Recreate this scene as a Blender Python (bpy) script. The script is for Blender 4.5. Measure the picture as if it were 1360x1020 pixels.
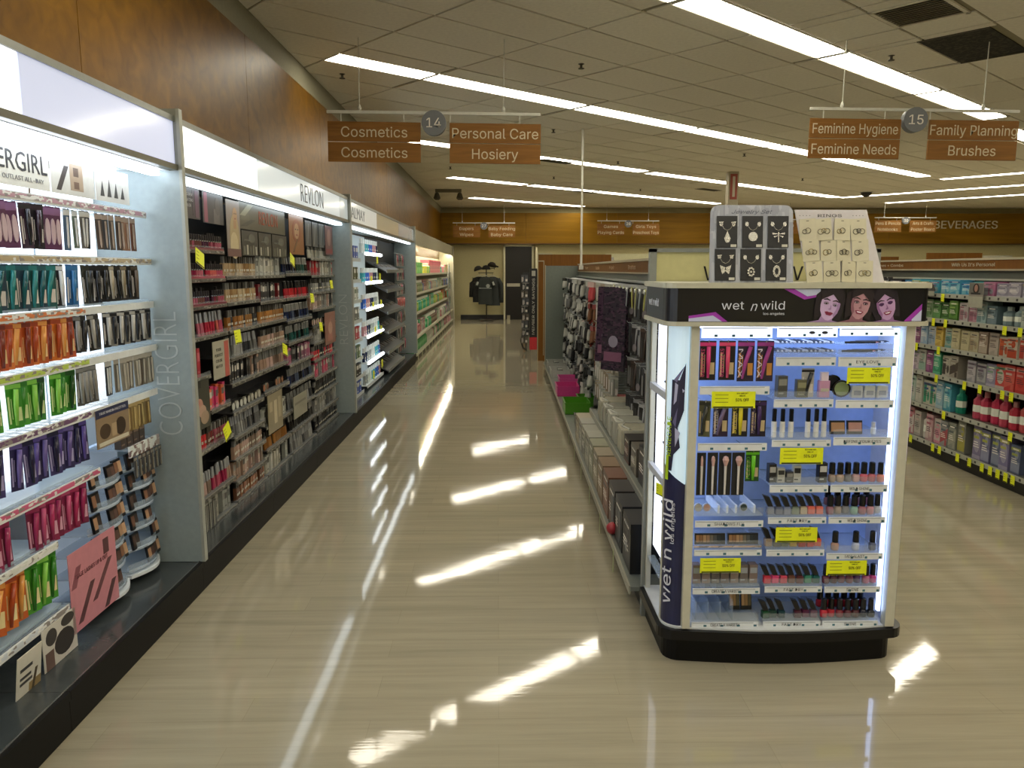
import bpy, bmesh, math, random
from mathutils import Matrix, Vector
R = math.radians
rnd = random.Random(7)
for o in list(bpy.data.objects): bpy.data.objects.remove(o)
SC = bpy.context.scene
COL = SC.collection

# ---------------------------------------------------------------- camera, world, exposure
cam = bpy.data.cameras.new('camera'); camo = bpy.data.objects.new('camera', cam); COL.objects.link(camo)
cam.sensor_width = 36; cam.sensor_fit = 'HORIZONTAL'; cam.lens = 36 * 1035 / 1360
camo.location = (0, 0, 1.6); camo.rotation_euler = (R(90 - 8.35), 0, R(-1.05))
cam.clip_end = 200
SC.camera = camo
w = bpy.data.worlds.new('world'); SC.world = w; w.use_nodes = True
w.node_tree.nodes['Background'].inputs[0].default_value = (0.9, 0.88, 0.75, 1)
w.node_tree.nodes['Background'].inputs[1].default_value = 0.02
SC.view_settings.view_transform = 'Standard'
SC.view_settings.look = 'None'
SC.view_settings.exposure = -0.15
SC.view_settings.gamma = 1
SC.cycles.use_denoising = True
SC.cycles.max_bounces = 6; SC.cycles.diffuse_bounces = 4; SC.cycles.glossy_bounces = 3
SC.cycles.transmission_bounces = 4; SC.cycles.transparent_max_bounces = 6
SC.cycles.sample_clamp_indirect = 4
CEIL_E = 16.5       # ceiling tubes
STRIP_E = 9.0      # canopy strips of the cosmetics bays
HEAD_E = 1.0       # back-lit headers
TOWER_E = 5.5      # tower light bars

# ---------------------------------------------------------------- materials
def lin(c):
    return tuple(((x / 12.92) if x <= 0.04045 else ((x + 0.055) / 1.055) ** 2.4) for x in c)
def hx(s):
    return lin(tuple(int(s[i:i + 2], 16) / 255 for i in (0, 2, 4)))
MATS = {}
def mat(col, rough=0.5, metal=0.0, emit=0.0, alpha=1.0, trans=0.0, spec=0.5):
    """a plain principled surface with a little grain in its colour"""
    key = (col, rough, metal, emit, alpha, trans, spec)
    if key in MATS: return MATS[key]
    m = bpy.data.materials.new('surface_' + col); m.use_nodes = True
    nt = m.node_tree; b = nt.nodes['Principled BSDF']; c = hx(col)
    b.inputs['Base Color'].default_value = (*c, 1)
    b.inputs['Roughness'].default_value = rough; b.inputs['Metallic'].default_value = metal
    b.inputs['Specular IOR Level'].default_value = spec
    if trans:
        b.inputs['Transmission Weight'].default_value = trans
    if alpha < 1: b.inputs['Alpha'].default_value = alpha
    if emit:
        b.inputs['Emission Color'].default_value = (*c, 1); b.inputs['Emission Strength'].default_value = emit
    elif alpha == 1 and not trans:
        tc = nt.nodes.new('ShaderNodeTexCoord'); n = nt.nodes.new('ShaderNodeTexNoise'); n.inputs['Scale'].default_value = 30
        mr = nt.nodes.new('ShaderNodeMapRange'); mr.inputs[3].default_value = 0.88; mr.inputs[4].default_value = 1.1
        mx = nt.nodes.new('ShaderNodeVectorMath'); mx.operation = 'SCALE'; mx.inputs[0].default_value = c
        nt.links.new(tc.outputs['Object'], n.inputs['Vector']); nt.links.new(n.outputs['Fac'], mr.inputs[0])
        nt.links.new(mr.outputs[0], mx.inputs['Scale']); nt.links.new(mx.outputs[0], b.inputs['Base Color'])
    MATS[key] = m; return m
def printed(a, b_, c_, scale=60, rough=0.35, emit=0.0, sx=1, sz=1):
    """glossy card printed in blotches of three inks"""
    key = ('print', a, b_, c_, scale, rough, emit, sx, sz)
    if key in MATS: return MATS[key]
    m = bpy.data.materials.new('printed_' + a); m.use_nodes = True; nt = m.node_tree; b = nt.nodes['Principled BSDF']
    tc = nt.nodes.new('ShaderNodeTexCoord'); mp = nt.nodes.new('ShaderNodeMapping')
    oi = nt.nodes.new('ShaderNodeObjectInfo'); ad = nt.nodes.new('ShaderNodeVectorMath'); ad.operation = 'ADD'
    cb = nt.nodes.new('ShaderNodeCombineXYZ')
    mu = nt.nodes.new('ShaderNodeMath'); mu.operation = 'MULTIPLY'; mu.inputs[1].default_value = 37
    nt.links.new(oi.outputs['Random'], mu.inputs[0]); nt.links.new(mu.outputs[0], cb.inputs[0]); nt.links.new(mu.outputs[0], cb.inputs[2])
    nt.links.new(tc.outputs['Object'], ad.inputs[0]); nt.links.new(cb.outputs[0], ad.inputs[1])
    nt.links.new(ad.outputs[0], mp.inputs['Vector']); mp.inputs['Scale'].default_value = (scale * sx, scale, scale * sz)
    n = nt.nodes.new('ShaderNodeTexVoronoi'); n.inputs['Scale'].default_value = 1; n.distance = 'CHEBYCHEV'
    r = nt.nodes.new('ShaderNodeValToRGB'); r.color_ramp.interpolation = 'CONSTANT'
    e = r.color_ramp.elements; e[0].color = (*hx(a), 1); e[0].position = 0; e[1].color = (*hx(b_), 1); e[1].position = .52
    e2 = e.new(.76); e2.color = (*hx(c_), 1)
    sp = nt.nodes.new('ShaderNodeSeparateColor')
    nt.links.new(mp.outputs[0], n.inputs['Vector']); nt.links.new(n.outputs['Color'], sp.inputs[0]); nt.links.new(sp.outputs[0], r.inputs[0])
    nt.links.new(r.outputs[0], b.inputs['Base Color']); b.inputs['Roughness'].default_value = rough
    if emit:
        nt.links.new(r.outputs[0], b.inputs['Emission Color']); b.inputs['Emission Strength'].default_value = emit
    MATS[key] = m; return m
def wood(name, c1, c2, rough=0.3, axis=0, scale=1.0, bump=0.03):
    if name in MATS: return MATS[name]
    m = bpy.data.materials.new(name); m.use_nodes = True; nt = m.node_tree; b = nt.nodes['Principled BSDF']
    tc = nt.nodes.new('ShaderNodeTexCoord'); mp = nt.nodes.new('ShaderNodeMapping')
    s = [14 * scale] * 3; s[axis] = 0.9 * scale; mp.inputs['Scale'].default_value = s
    n = nt.nodes.new('ShaderNodeTexNoise'); n.inputs['Scale'].default_value = 1.6; n.inputs['Detail'].default_value = 6; n.inputs['Distortion'].default_value = .8
    r = nt.nodes.new('ShaderNodeValToRGB'); e = r.color_ramp.elements
    e[0].position = .3; e[0].color = (*hx(c1), 1); e[1].position = .75; e[1].color = (*hx(c2), 1)
    nt.links.new(tc.outputs['Object'], mp.inputs[0]); nt.links.new(mp.outputs[0], n.inputs[0]); nt.links.new(n.outputs['Fac'], r.inputs[0])
    nt.links.new(r.outputs[0], b.inputs['Base Color']); b.inputs['Roughness'].default_value = rough; b.inputs['Specular IOR Level'].default_value = .2
    bu = nt.nodes.new('ShaderNodeBump'); bu.inputs['Strength'].default_value = bump; nt.links.new(n.outputs['Fac'], bu.inputs['Height']); nt.links.new(bu.outputs[0], b.inputs['Normal'])
    MATS[name] = m; return m

# ---------------------------------------------------------------- mesh building
class MB:
    def __init__(s): s.v = []; s.f = []; s.m = []; s.mats = []
    def mi(s, m):
        if m not in s.mats: s.mats.append(m)
        return s.mats.index(m)
    def add(s, vs, fs, m):
        k = len(s.v); s.v += vs; i = s.mi(m)
        for f in fs: s.f.append(tuple(k + a for a in f)); s.m.append(i)
        return s
    def box(s, x0, x1, y0, y1, z0, z1, m, taper=0):
        t = taper
        return s.add([(x0, y0, z0), (x1, y0, z0), (x1, y1, z0), (x0, y1, z0), (x0 + t, y0 + t, z1), (x1 - t, y0 + t, z1), (x1 - t, y1 - t, z1), (x0 + t, y1 - t, z1)],
                     [(0, 3, 2, 1), (4, 5, 6, 7), (0, 1, 5, 4), (1, 2, 6, 5), (2, 3, 7, 6), (3, 0, 4, 7)], m)
    def cbox(s, cx, cy, cz, sx, sy, sz, m): return s.box(cx - sx / 2, cx + sx / 2, cy - sy / 2, cy + sy / 2, cz - sz / 2, cz + sz / 2, m)
    def rbox(s, x0, x1, y0, y1, z0, z1, r, m, n=3):
        """box with rounded vertical edges"""
        pts = []
        for cx, cy, a0 in ((x1 - r, y0 + r, -90), (x1 - r, y1 - r, 0), (x0 + r, y1 - r, 90), (x0 + r, y0 + r, 180)):
            for k in range(n + 1):
                a = R(a0 + 90 * k / n); pts.append((cx + r * math.cos(a), cy + r * math.sin(a)))
        return s.prism(pts, z0, z1, m)
    def prism(s, pts, z0, z1, m, cap=True):
        n = len(pts)
        vs = [(x, y, z0) for x, y in pts] + [(x, y, z1) for x, y in pts]
        fs = [(i, (i + 1) % n, n + (i + 1) % n, n + i) for i in range(n)]
        if cap: fs += [tuple(range(n - 1, -1, -1)), tuple(range(n, 2 * n))]
        return s.add(vs, fs, m)
    def slab(s, pts, y0, y1, m):
        """outline in the x-z plane (counter-clockwise seen from -y), thick from y0 to y1"""
        n = len(pts)
        vs = [(x, y0, z) for x, z in pts] + [(x, y1, z) for x, z in pts]
        fs = [tuple(range(n)), tuple(range(2 * n - 1, n - 1, -1))] + [(i, n + i, n + (i + 1) % n, (i + 1) % n) for i in range(n)]
        return s.add(vs, fs, m)
    def disc(s, cx, cz, r, y0, y1, m, n=14, rz=None, a0=0):
        rz = rz or r
        return s.slab([(cx + r * math.cos(a0 + 2 * math.pi * k / n), cz + rz * math.sin(a0 + 2 * math.pi * k / n)) for k in range(n)], y0, y1, m)
    def lathe(s, prof, m, n=8, cx=0, cy=0):
        vs = []; fs = []
        for r, z in prof:
            for k in range(n):
                a = 2 * math.pi * (k + .5) / n; vs.append((cx + r * math.cos(a), cy + r * math.sin(a), z))
        for j in range(len(prof) - 1):
            for k in range(n):
                fs.append((j * n + k, j * n + (k + 1) % n, (j + 1) * n + (k + 1) % n, (j + 1) * n + k))
        fs += [tuple(range(n - 1, -1, -1)), tuple(range((len(prof) - 1) * n, len(prof) * n))]
        return s.add(vs, fs, m)
    def tube(s, pts, r, m, n=6):
        pts = [Vector(p) for p in pts]; vs = []; fs = []; k0 = 0
        for i, p in enumerate(pts):
            d = (pts[min(i + 1, len(pts) - 1)] - pts[max(i - 1, 0)]).normalized()
            a = d.cross(Vector((0, 0, 1)) if abs(d.z) < .9 else Vector((1, 0, 0))).normalized(); b = d.cross(a)
            rr = r[i] if isinstance(r, (list, tuple)) else r
            for k in range(n):
                t = 2 * math.pi * k / n; vs.append(tuple(p + a * rr * math.cos(t) + b * rr * math.sin(t)))
        for i in range(len(pts) - 1):
            for k in range(n): fs.append((i * n + k, i * n + (k + 1) % n, (i + 1) * n + (k + 1) % n, (i + 1) * n + k))
        fs += [tuple(range(n - 1, -1, -1)), tuple(range((len(pts) - 1) * n, len(pts) * n))]
        return s.add(vs, fs, m)
    def mesh(s, name='mesh', smooth=False, bevel=0):
        me = bpy.data.meshes.new(name); me.from_pydata(s.v, [], s.f)
        for m in s.mats: me.materials.append(m)
        me.polygons.foreach_set('material_index', s.m)
        bm = bmesh.new(); bm.from_mesh(me)
        if bevel:
            bmesh.ops.bevel(bm, geom=[e for e in bm.edges if len(e.link_faces) == 2 and e.calc_face_angle(0) > .6], offset=bevel, segments=2, affect='EDGES', profile=.6)
        bmesh.ops.recalc_face_normals(bm, faces=bm.faces)
        bm.to_mesh(me); bm.free()
        if smooth:
            me.polygons.foreach_set('use_smooth', [True] * len(me.polygons))
        me.update(); return me
TX = {}
FONT = None
try:   # the sans face that ships inside Blender, when it is there
    import os
    FONT = bpy.data.fonts.load(os.path.join(bpy.utils.resource_path('LOCAL'), 'datafiles', 'fonts', 'Inter.woff2'))
except Exception: FONT = None
def text(st, size, m, depth=0.001, fat=0.0, align='CENTER', shear=0.0, sx=1.0):
    """flat lettering in the x-z plane, facing -y, centred on the origin"""
    key = (st, size, m.name, depth, fat, align, shear, sx)
    if key in TX: return TX[key]
    c = bpy.data.curves.new('lettering', 'FONT'); c.body = st; c.size = size; c.extrude = depth; c.offset = min(fat, 0) if FONT else fat; c.align_x = align; c.align_y = 'CENTER'; c.shear = shear
    c.resolution_u = 2 if size < .1 else 4
    if FONT and st not in ('COVERGIRL', 'REVLON', 'ALMAY'): c.font = FONT
    c.space_line = .95
    o = bpy.data.objects.new('lettering', c); COL.objects.link(o)
    me = bpy.data.meshes.new_from_object(o); bpy.data.objects.remove(o)
    me.transform(Matrix.Rotation(R(90), 4, 'X') @ Matrix.Diagonal((sx, 1, 1, 1))); me.materials.clear(); me.materials.append(m)
    TX[key] = me; return me

# ---------------------------------------------------------------- object making
def obj(name, me, parent=None, loc=(0, 0, 0), rot=(0, 0, 0), scale=None):
    o = bpy.data.objects.new(name, me); COL.objects.link(o)
    o.location = loc; o.rotation_euler = rot
    if scale: o.scale = scale
    if parent: o.parent = parent
    return o
def tag(o, label, cat, group=None, kind=None):
    if label: o['label'] = label
    if cat: o['category'] = cat
    if group: o['group'] = group
    if kind: o['kind'] = kind
    return o
class Wall:
    """front view of a run of shelving: s runs to the viewer's right, d into the wall, z up"""
    def __init__(w, x, y, deg): w.m = Matrix.Translation((x, y, 0)) @ Matrix.Rotation(R(deg), 4, 'Z')
    def put(w, o, s=0, d=0, z=0, rz=0, rx=0, ry=0):
        o.matrix_world = w.m @ Matrix.Translation((s, d, z)) @ Matrix.Rotation(rz, 4, 'Z') @ Matrix.Rotation(rx, 4, 'X') @ Matrix.Rotation(ry, 4, 'Y'); return o
LW = Wall(-1.5, 3.77, 90 - .35)      # long wall of cosmetics bays
GW = Wall(.62, 3.47, -90 - .8)       # face of the middle gondola, s = -distance along the aisle
TW = Wall(1.16, 3.0, 0)              # front of the tower
RW = Wall(3.72, 5.0, -90)            # gondola beyond the next aisle
WW = Wall(0, 0, 0)
ORD = 'first second third fourth fifth sixth seventh eighth ninth tenth eleventh twelfth thirteenth fourteenth fifteenth sixteenth seventeenth eighteenth nineteenth twentieth'.split()
def nth(i):
    if i < 20: return ORD[i]
    t, u = divmod(i + 1, 10); tens = {2: 'twent', 3: 'thirt', 4: 'fort', 5: 'fift', 6: 'sixt'}[t]
    return tens + ('ieth' if u == 0 else 'y-' + ORD[u - 1])
def proto(root, parts):
    """root = (name, mesh); parts = [(name, mesh, [subparts])]"""
    return (root, parts)
def put(W, pr, label, cat, group=None, s=0, d=0, z=0, rz=0, rx=0, ry=0, scale=None):
    (nm, me), parts = pr
    if nm in ('carton', 'carded_mascara', 'foundation_bottle', 'carded_pencil', 'lip_gloss') and cat not in ('mascara', 'eye pencil', 'socks'): nm = cat.replace(' ', '_')
    o = obj(nm, me); W.put(o, s, d, z, rz, rx, ry)
    if scale: o.scale = scale
    tag(o, label, cat, group)
    for p in parts:
        c = obj(p[0], p[1], o)
        for q in (p[2] if len(p) > 2 else []): obj(q[0], q[1], c)
    return o

BLACK = mat('0c0c0e', .35); DARK = mat('1c1d20', .4); WHITE = mat('e4e4de', .4); CREAM = mat('d9d4b4', .5)
CHROME = mat('c8c8c8', .2, 1.0); STEEL = mat('8e918c', .35, .8); GREYM = mat('8f938f', .45, .2); OFFW = mat('c9c8bc', .45)
YEL = mat('e6ee1a', .45); INK = mat('1a1a10', .6); SILVER = mat('b8b8ba', .25, .9); PANELG = mat('8c9a9c', .4, .1)
CLEAR = mat('dfe8ee', .08, alpha=.1); CLEARB = mat('c8dcf0', .1, alpha=.22)
SIGNW = wood('sign_wood', '7c5426', '90642e', .6, 0, 2.0, .0)
ENDW = wood('end_wood', '70481a', '80541f', .55, 2, 1.5, .0)
WALLW = wood('wall_wood', '5f3f02', '7c5606', .4, 1, .35, .02)
WALLF = wood('wall_wood_far', '7a570a', '946d14', .5, 0, .35, .0)
SIGNT = mat('d0c4a4', .6)
def ftext(st, width, size, m, depth=0.001, fat=0.0, shear=0.0):
    """lettering squeezed or stretched to a given width"""
    key = ('fit', st, width, size, m.name, depth, fat, shear)
    if key in TX: return TX[key]
    me = text(st, size, m, depth, fat, 'CENTER', shear, 1.0).copy()
    xs = [v.co.x for v in me.vertices]; a, b = min(xs), max(xs)
    for v in me.vertices: v.co.x = (v.co.x - (a + b) / 2) * width / (b - a)
    TX[key] = me; return me

# ---------------------------------------------------------------- floor
CH = 3.55
def floor_mat():
    m = bpy.data.materials.new('polished_vinyl_floor'); m.use_nodes = True; nt = m.node_tree; b = nt.nodes['Principled BSDF']; L = nt.links.new
    tc = nt.nodes.new('ShaderNodeTexCoord')
    mp = nt.nodes.new('ShaderNodeMapping'); mp.inputs['Scale'].default_value = (1.1, 22, 1)
    n = nt.nodes.new('ShaderNodeTexNoise'); n.inputs['Scale'].default_value = 1; n.inputs['Detail'].default_value = 5; n.inputs['Roughness'].default_value = .65
    br = nt.nodes.new('ShaderNodeTexBrick'); br.inputs['Scale'].default_value = 1; br.inputs['Brick Width'].default_value = .92; br.inputs['Row Height'].default_value = .153
    br.inputs['Mortar Size'].default_value = .0012; br.inputs['Color1'].default_value = (.93, .93, .93, 1); br.inputs['Color2'].default_value = (1.02, 1.01, 1, 1); br.inputs['Mortar'].default_value = (.84, .83, .8, 1)
    r = nt.nodes.new('ShaderNodeValToRGB'); e = r.color_ramp.elements
    e[0].position = .2; e[0].color = (*hx('8b8470'), 1); e[1].position = .8; e[1].color = (*hx('a59d87'), 1)
    mx = nt.nodes.new('ShaderNodeMix'); mx.data_type = 'RGBA'; mx.blend_type = 'MULTIPLY'; mx.inputs[0].default_value = 1
    L(tc.outputs['Object'], mp.inputs[0]); L(mp.outputs[0], n.inputs[0]); L(n.outputs['Fac'], r.inputs[0]); L(tc.outputs['Object'], br.inputs[0])
    L(r.outputs[0], mx.inputs[6]); L(br.outputs[0], mx.inputs[7]); L(mx.outputs[2], b.inputs['Base Color'])
    b.inputs['Specular IOR Level'].default_value = .45
    # wax: long faint undulation and fine ripples across the aisle
    m2 = nt.nodes.new('ShaderNodeMapping'); m2.inputs['Scale'].default_value = (1.3, 2.4, 1)
    n2 = nt.nodes.new('ShaderNodeTexNoise'); n2.inputs['Scale'].default_value = 1.0; n2.inputs['Detail'].default_value = 5
    m3 = nt.nodes.new('ShaderNodeMapping'); m3.inputs['Scale'].default_value = (4, 70, 1)
    n3 = nt.nodes.new('ShaderNodeTexNoise'); n3.inputs['Scale'].default_value = 1; n3.inputs['Detail'].default_value = 2
    b1 = nt.nodes.new('ShaderNodeBump'); b1.inputs['Strength'].default_value = 1; b1.inputs['Distance'].default_value = .0011
    b2 = nt.nodes.new('ShaderNodeBump'); b2.inputs['Strength'].default_value = 1; b2.inputs['Distance'].default_value = .00006
    L(tc.outputs['Object'], m2.inputs[0]); L(m2.outputs[0], n2.inputs[0]); L(n2.outputs['Fac'], b1.inputs['Height'])
    L(tc.outputs['Object'], m3.inputs[0]); L(m3.outputs[0], n3.inputs[0]); L(n3.outputs['Fac'], b2.inputs['Height'])
    L(b1.outputs[0], b2.inputs['Normal']); L(b2.outputs[0], b.inputs['Normal'])
    rr = nt.nodes.new('ShaderNodeMapRange'); rr.inputs[3].default_value = .03; rr.inputs[4].default_value = .07; L(n.outputs['Fac'], rr.inputs[0]); L(rr.outputs[0], b.inputs['Roughness'])
    return m
tag(obj('floor', MB().box(-2.6, 18, -6, 25.5, -.05, 0, floor_mat()).mesh()), None, None, kind='structure')

# ---------------------------------------------------------------- ceiling, laid at 49 degrees to the aisles
AU = Vector((math.cos(R(49)), -math.sin(R(49)))); BV = Vector((math.sin(R(49)), math.cos(R(49))))
def uvw(u, v): return AU * u + BV * v
def clip(poly):
    for ax, lim, sg in ((0, -1.93, 1), (0, 18, -1), (1, -6, 1), (1, 25.4, -1)):
        out = []
        for i in range(len(poly)):
            p, q = poly[i], poly[(i + 1) % len(poly)]
            a, b = (p[ax] - lim) * sg, (q[ax] - lim) * sg
            if a >= 0: out.append(p)
            if a * b < 0:
                t = a / (a - b); out.append((p[0] + (q[0] - p[0]) * t, p[1] + (q[1] - p[1]) * t))
        poly = out
        if len(poly) < 3: return []
    return poly
TILE = mat('e9e4d4', .85); TILE2 = mat('eeeada', .85); BARM = mat('8c8468', .6)
ceil = tag(obj('ceiling', MB().box(-2.6, 18, -6, 25.5, CH + .012, CH + .06, BARM).mesh()), None, None, kind='structure')
PU, PV = .57, 1.133
# fixtures: (u0, v0, length along v) or along u
ROWS = []
def row(u, v0, v1, first=None):
    v = v0
    if first: ROWS.append((u - .14, u + .14, v, v + first - .02)); v += first
    while v < v1 - .6:
        ln = min(2.266, v1 - v); ROWS.append((u - .14, u + .14, v, v + ln - .045)); v += ln
row(-6.76, 3.83, 17.9, 1.133); row(-3.62, .45, 11.8); row(-3.8, 12.85, 21.5)
row(-10.2, 7.1, 12.8); row(-10.25, 13.0, 21.2); row(-13.6, 10.45, 12.7); row(-13.6, 12.83, 20.6); row(-17.0, 13.8, 18.6)
row(-.36, -1.0, 12); row(2.9, -4.0, 9); row(6.1, -6, 5)
def urow(v, u0, u1):
    u = u0
    while u < u1 - .6:
        ln = min(2.266, u1 - u); ROWS.append((u, u + ln - .02, v - .14, v + .14)); u += ln
urow(18.65, -6.7, 0); urow(21.3, -10.2, -2); urow(24.0, -10.1, -4)
def cut(r, c):
    """rectangle r minus rectangle c"""
    u0, u1, v0, v1 = r; a0, a1, b0, b1 = c
    if a1 <= u0 or a0 >= u1 or b1 <= v0 or b0 >= v1: return [r]
    out = []
    if v0 < b0: out.append((u0, u1, v0, b0))
    if b1 < v1: out.append((u0, u1, b1, v1))
    lo, hi = max(v0, b0), min(v1, b1)
    if u0 < a0: out.append((u0, a0, lo, hi))
    if a1 < u1: out.append((a1, u1, lo, hi))
    return out
VENTS = [(-2.88, -2.34, 6.27, 6.85), (-2.93, -2.37, 7.36, 8.43)]
cutters = ROWS + VENTS
tiles = []
for i in range(-32, 22):
    for j in range(-12, 30):
        u0 = -4.01 + PU * i; v0 = 4.97 + PV * (j - 4)
        c = uvw(u0 + PU / 2, v0 + PV / 2)
        if not (-3 < c.x < 19 and -7 < c.y < 26.5): continue
        rs = [(u0, u0 + PU, v0, v0 + PV)]
        for cu in cutters:
            rs = [q for r in rs for q in cut(r, cu)]
        for (a, b, c0, d) in rs:
            if b - a < .08 or d - c0 < .08: continue
            g = .011; q = clip([tuple(uvw(*p)) for p in ((a + g, c0 + g), (b - g, c0 + g), (b - g, d - g), (a + g, d - g))])
            if len(q) >= 3: tiles.append(q)
def inview(q):
    cx = sum(p[0] for p in q) / len(q); cy = sum(p[1] for p in q) / len(q)
    return cy > 4.6 and -.72 * cy - .8 < cx < .72 * cy + .8, math.hypot(cx, cy), cx, cy
inv = sorted([(inview(q)[1], k) for k, q in enumerate(tiles) if inview(q)[0]])
near = set(k for _, k in inv[:290]); far = MB()
for k, q in enumerate(tiles):
    if k in near:
        cx = sum(p[0] for p in q) / len(q); cy = sum(p[1] for p in q) / len(q)
        b = MB().prism([(p[0] - cx, p[1] - cy) for p in q], 0, .012, rnd.choice([TILE, TILE, TILE2]))
        obj('tile', b.mesh(), ceil, (cx, cy, CH + rnd.uniform(-.002, .001)))
    else: far.prism(q, CH, CH + .012, TILE)
tag(obj('tile_field', far.mesh(), ceil), None, None, kind='stuff')

TUBE = mat('fff6e0', .5, emit=CEIL_E); LENS = mat('fffaf0', .4, emit=CEIL_E * .7)
k = 0
def lightname(u0, u1, v0, v1):
    return 0
groupn = {}
for (u0, u1, v0, v1) in ROWS:
    c = uvw((u0 + u1) / 2, (v0 + v1) / 2)
    if not (-1.8 < c.x < 17.5 and -5.5 < c.y < 25): continue
    rn = groupn.setdefault(round((u0 + u1) / 2, 2) if v1 - v0 > u1 - u0 else 'u%.1f' % v0, [])
    i = len(rn); rn.append(1)
    e = [k for k in groupn].index(round((u0 + u1) / 2, 2) if v1 - v0 > u1 - u0 else 'u%.1f' % v0)
    o = obj('ceiling_light', None, None, (c.x, c.y, CH), (0, 0, R(-49)))
    du, dv = (u1 - u0) / 2, (v1 - v0) / 2
    tag(o, f'recessed fluorescent ceiling light, {nth(i)} fitting along the {nth(e)} diagonal row', 'ceiling light', 'fluorescent ceiling light rows')
    obj('housing', MB().box(-du, du, -dv, dv, .006, .012, WHITE).box(-du, du, -dv, -dv + .012, -.004, .006, WHITE).box(-du, du, dv - .012, dv, -.004, .006, WHITE).mesh(), o)
    obj('diffuser', MB().box(-du + .012, du - .012, -dv + .015, dv - .015, -.003, .005, TUBE).mesh(), o)
# louvred vent, dark return panel
for n_, (u0, u1, v0, v1) in enumerate(VENTS):
    c = uvw((u0 + u1) / 2, (v0 + v1) / 2); du, dv = (u1 - u0) / 2, (v1 - v0) / 2
    if n_ == 0:
        o = tag(obj('ceiling_vent', None, None, (c.x, c.y, CH), (0, 0, R(-49))), 'square louvred air vent in the ceiling beside a dark return panel', 'air vent')
        obj('backing', MB().box(-du, du, -dv, dv, .01, .014, mat('2a281f', .8)).mesh(), o)
        obj('frame', MB().box(-du, du, -dv, -dv + .03, -.005, .01, TILE2).box(-du, du, dv - .03, dv, -.005, .01, TILE2).box(-du, -du + .03, -dv, dv, -.005, .01, TILE2).box(du - .03, du, -dv, dv, -.005, .01, TILE2).mesh(), o)
        sm = MB().add([(-du, -.014, -.006), (du, -.014, -.006), (du, .014, .012), (-du, .014, .012), (-du, -.014, -.003), (du, -.014, -.003), (du, .014, .015), (-du, .014, .015)], [(0, 1, 2, 3), (4, 5, 6, 7), (0, 1, 5, 4), (2, 3, 7, 6)], mat('c0b89c', .5)).mesh()
        for q in range(11): obj('slat', sm, o, (0, -dv + .05 + q * .048, 0))
    else:
        o = tag(obj('return_air_panel', None, None, (c.x, c.y, CH), (0, 0, R(-49))), 'dark dusty return air panel set into the ceiling grid', 'air vent')
        obj('panel', MB().box(-du, du, -dv, dv, .004, .01, printed('17160f', '2a281e', '3c3a2c', 40, .8)).mesh(), o)
        obj('rim', MB().box(-du, du, -dv, -dv + .02, -.003, .01, mat('4a4636', .6)).box(-du, du, dv - .02, dv, -.003, .01, mat('4a4636', .6)).mesh(), o)
spr = MB().lathe([(.03, -.002), (.03, .0), (.012, -.01), (.012, -.035), (.03, -.04), (.03, -.045)][::-1], mat('3a3628', .5), 8).mesh()
SPR = [(.807, 7.822), (.79, 11.35), (-1.56, 8.25), (3.63, 7.47), (4.2, 13.6), (-.9, 15.4), (1.2, 17.0), (6.6, 17.2), (2.2, 14.6), (3.5, 19.5)]
for i, (x, y) in enumerate(SPR):
    tag(obj('fire_sprinkler', spr, None, (x, y, CH)), f'small dark sprinkler head under the ceiling tiles, {nth(i)} counting down the aisle', 'sprinkler', 'ceiling sprinklers')
o = tag(obj('security_dome', MB().lathe([(.02, -.13), (.09, -.1), (.13, -.04), (.14, 0)], mat('100f0c', .15), 16).mesh(smooth=True), None, (9.36, 20.1, CH)), 'black half-round security camera dome under the far ceiling', 'camera')
obj('collar', MB().lathe([(.16, -.015), (.16, 0)], OFFW, 16).mesh(), o)
for q, (sx, sy, nm) in enumerate(((5.2, 19.6, 'wide dark slot vent in the ceiling above the toy aisle sign'), (2.2, 20.2, 'long dark slot vent in the ceiling beyond the thin white pole'), (1.05, 14.6, 'dark triangular gap in the ceiling beside the hosiery sign'))):
    v_ = tag(obj('slot_vent', MB().box(-.4, .4, -.13, .13, -.006, .01, mat('2f2c20', .7)).mesh(), None, (sx, sy, CH), (0, 0, R(41))), nm, 'air vent')
    for g_ in range(3): obj('slat', MB().box(-.38, .38, -.08 + g_ * .075, -.06 + g_ * .075, -.012, -.004, mat('575240', .6)).mesh(), v_)
o = tag(obj('track_light', None, None, (-1.2, 19.6, CH)), 'twin emergency lamp unit hanging from the ceiling near the wood-clad wall', 'emergency light')
obj('bar', MB().box(-.32, .32, -.03, .03, -.08, 0, mat('6b6550', .5)).mesh(), o)
for sx in (-.28, .28): obj('lamp_head', MB().lathe([(.05, -.26), (.09, -.22), (.05, -.1), (.02, -.08)], mat('3f3b2c', .5), 10, sx, 0).mesh(), o)

# ---------------------------------------------------------------- walls
def struct(name, me, W=None):
    o = obj(name, me)
    if W: W.put(o)
    return tag(o, None, None, kind='structure')
wl = struct('wall_left', MB().box(-9.8, 21.7, .44, .56, 0, CH + .02, mat('8d8973', .8)).mesh(), LW)
for i in range(13):
    s0 = -9.6 + i * 2.4
    obj('panel', MB().box(s0 + .002, s0 + 2.397, .4, .44, 1.9, 3.34, WALLW).mesh(), wl)
obj('cove_trim', MB().box(-9.8, 21.7, .405, .44, 3.34, CH, mat('8d8973', .8)).mesh(), wl)
PAINT = mat('bdb488', .75)
wf = struct('wall_back', MB().box(-2.6, 18, 25.4, 25.5, 0, CH + .02, PAINT).mesh())
for i in range(7):
    x0 = -2.0 + i * 2.9
    obj('panel', MB().box(x0 + .002, x0 + 2.897, 25.1, 25.4, 2.43, 3.37, WALLF).mesh(), wf)
obj('soffit_trim', MB().box(-2, 18, 25.08, 25.4, 2.40, 2.43, mat('5a3d18', .5)).mesh(), wf)
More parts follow.
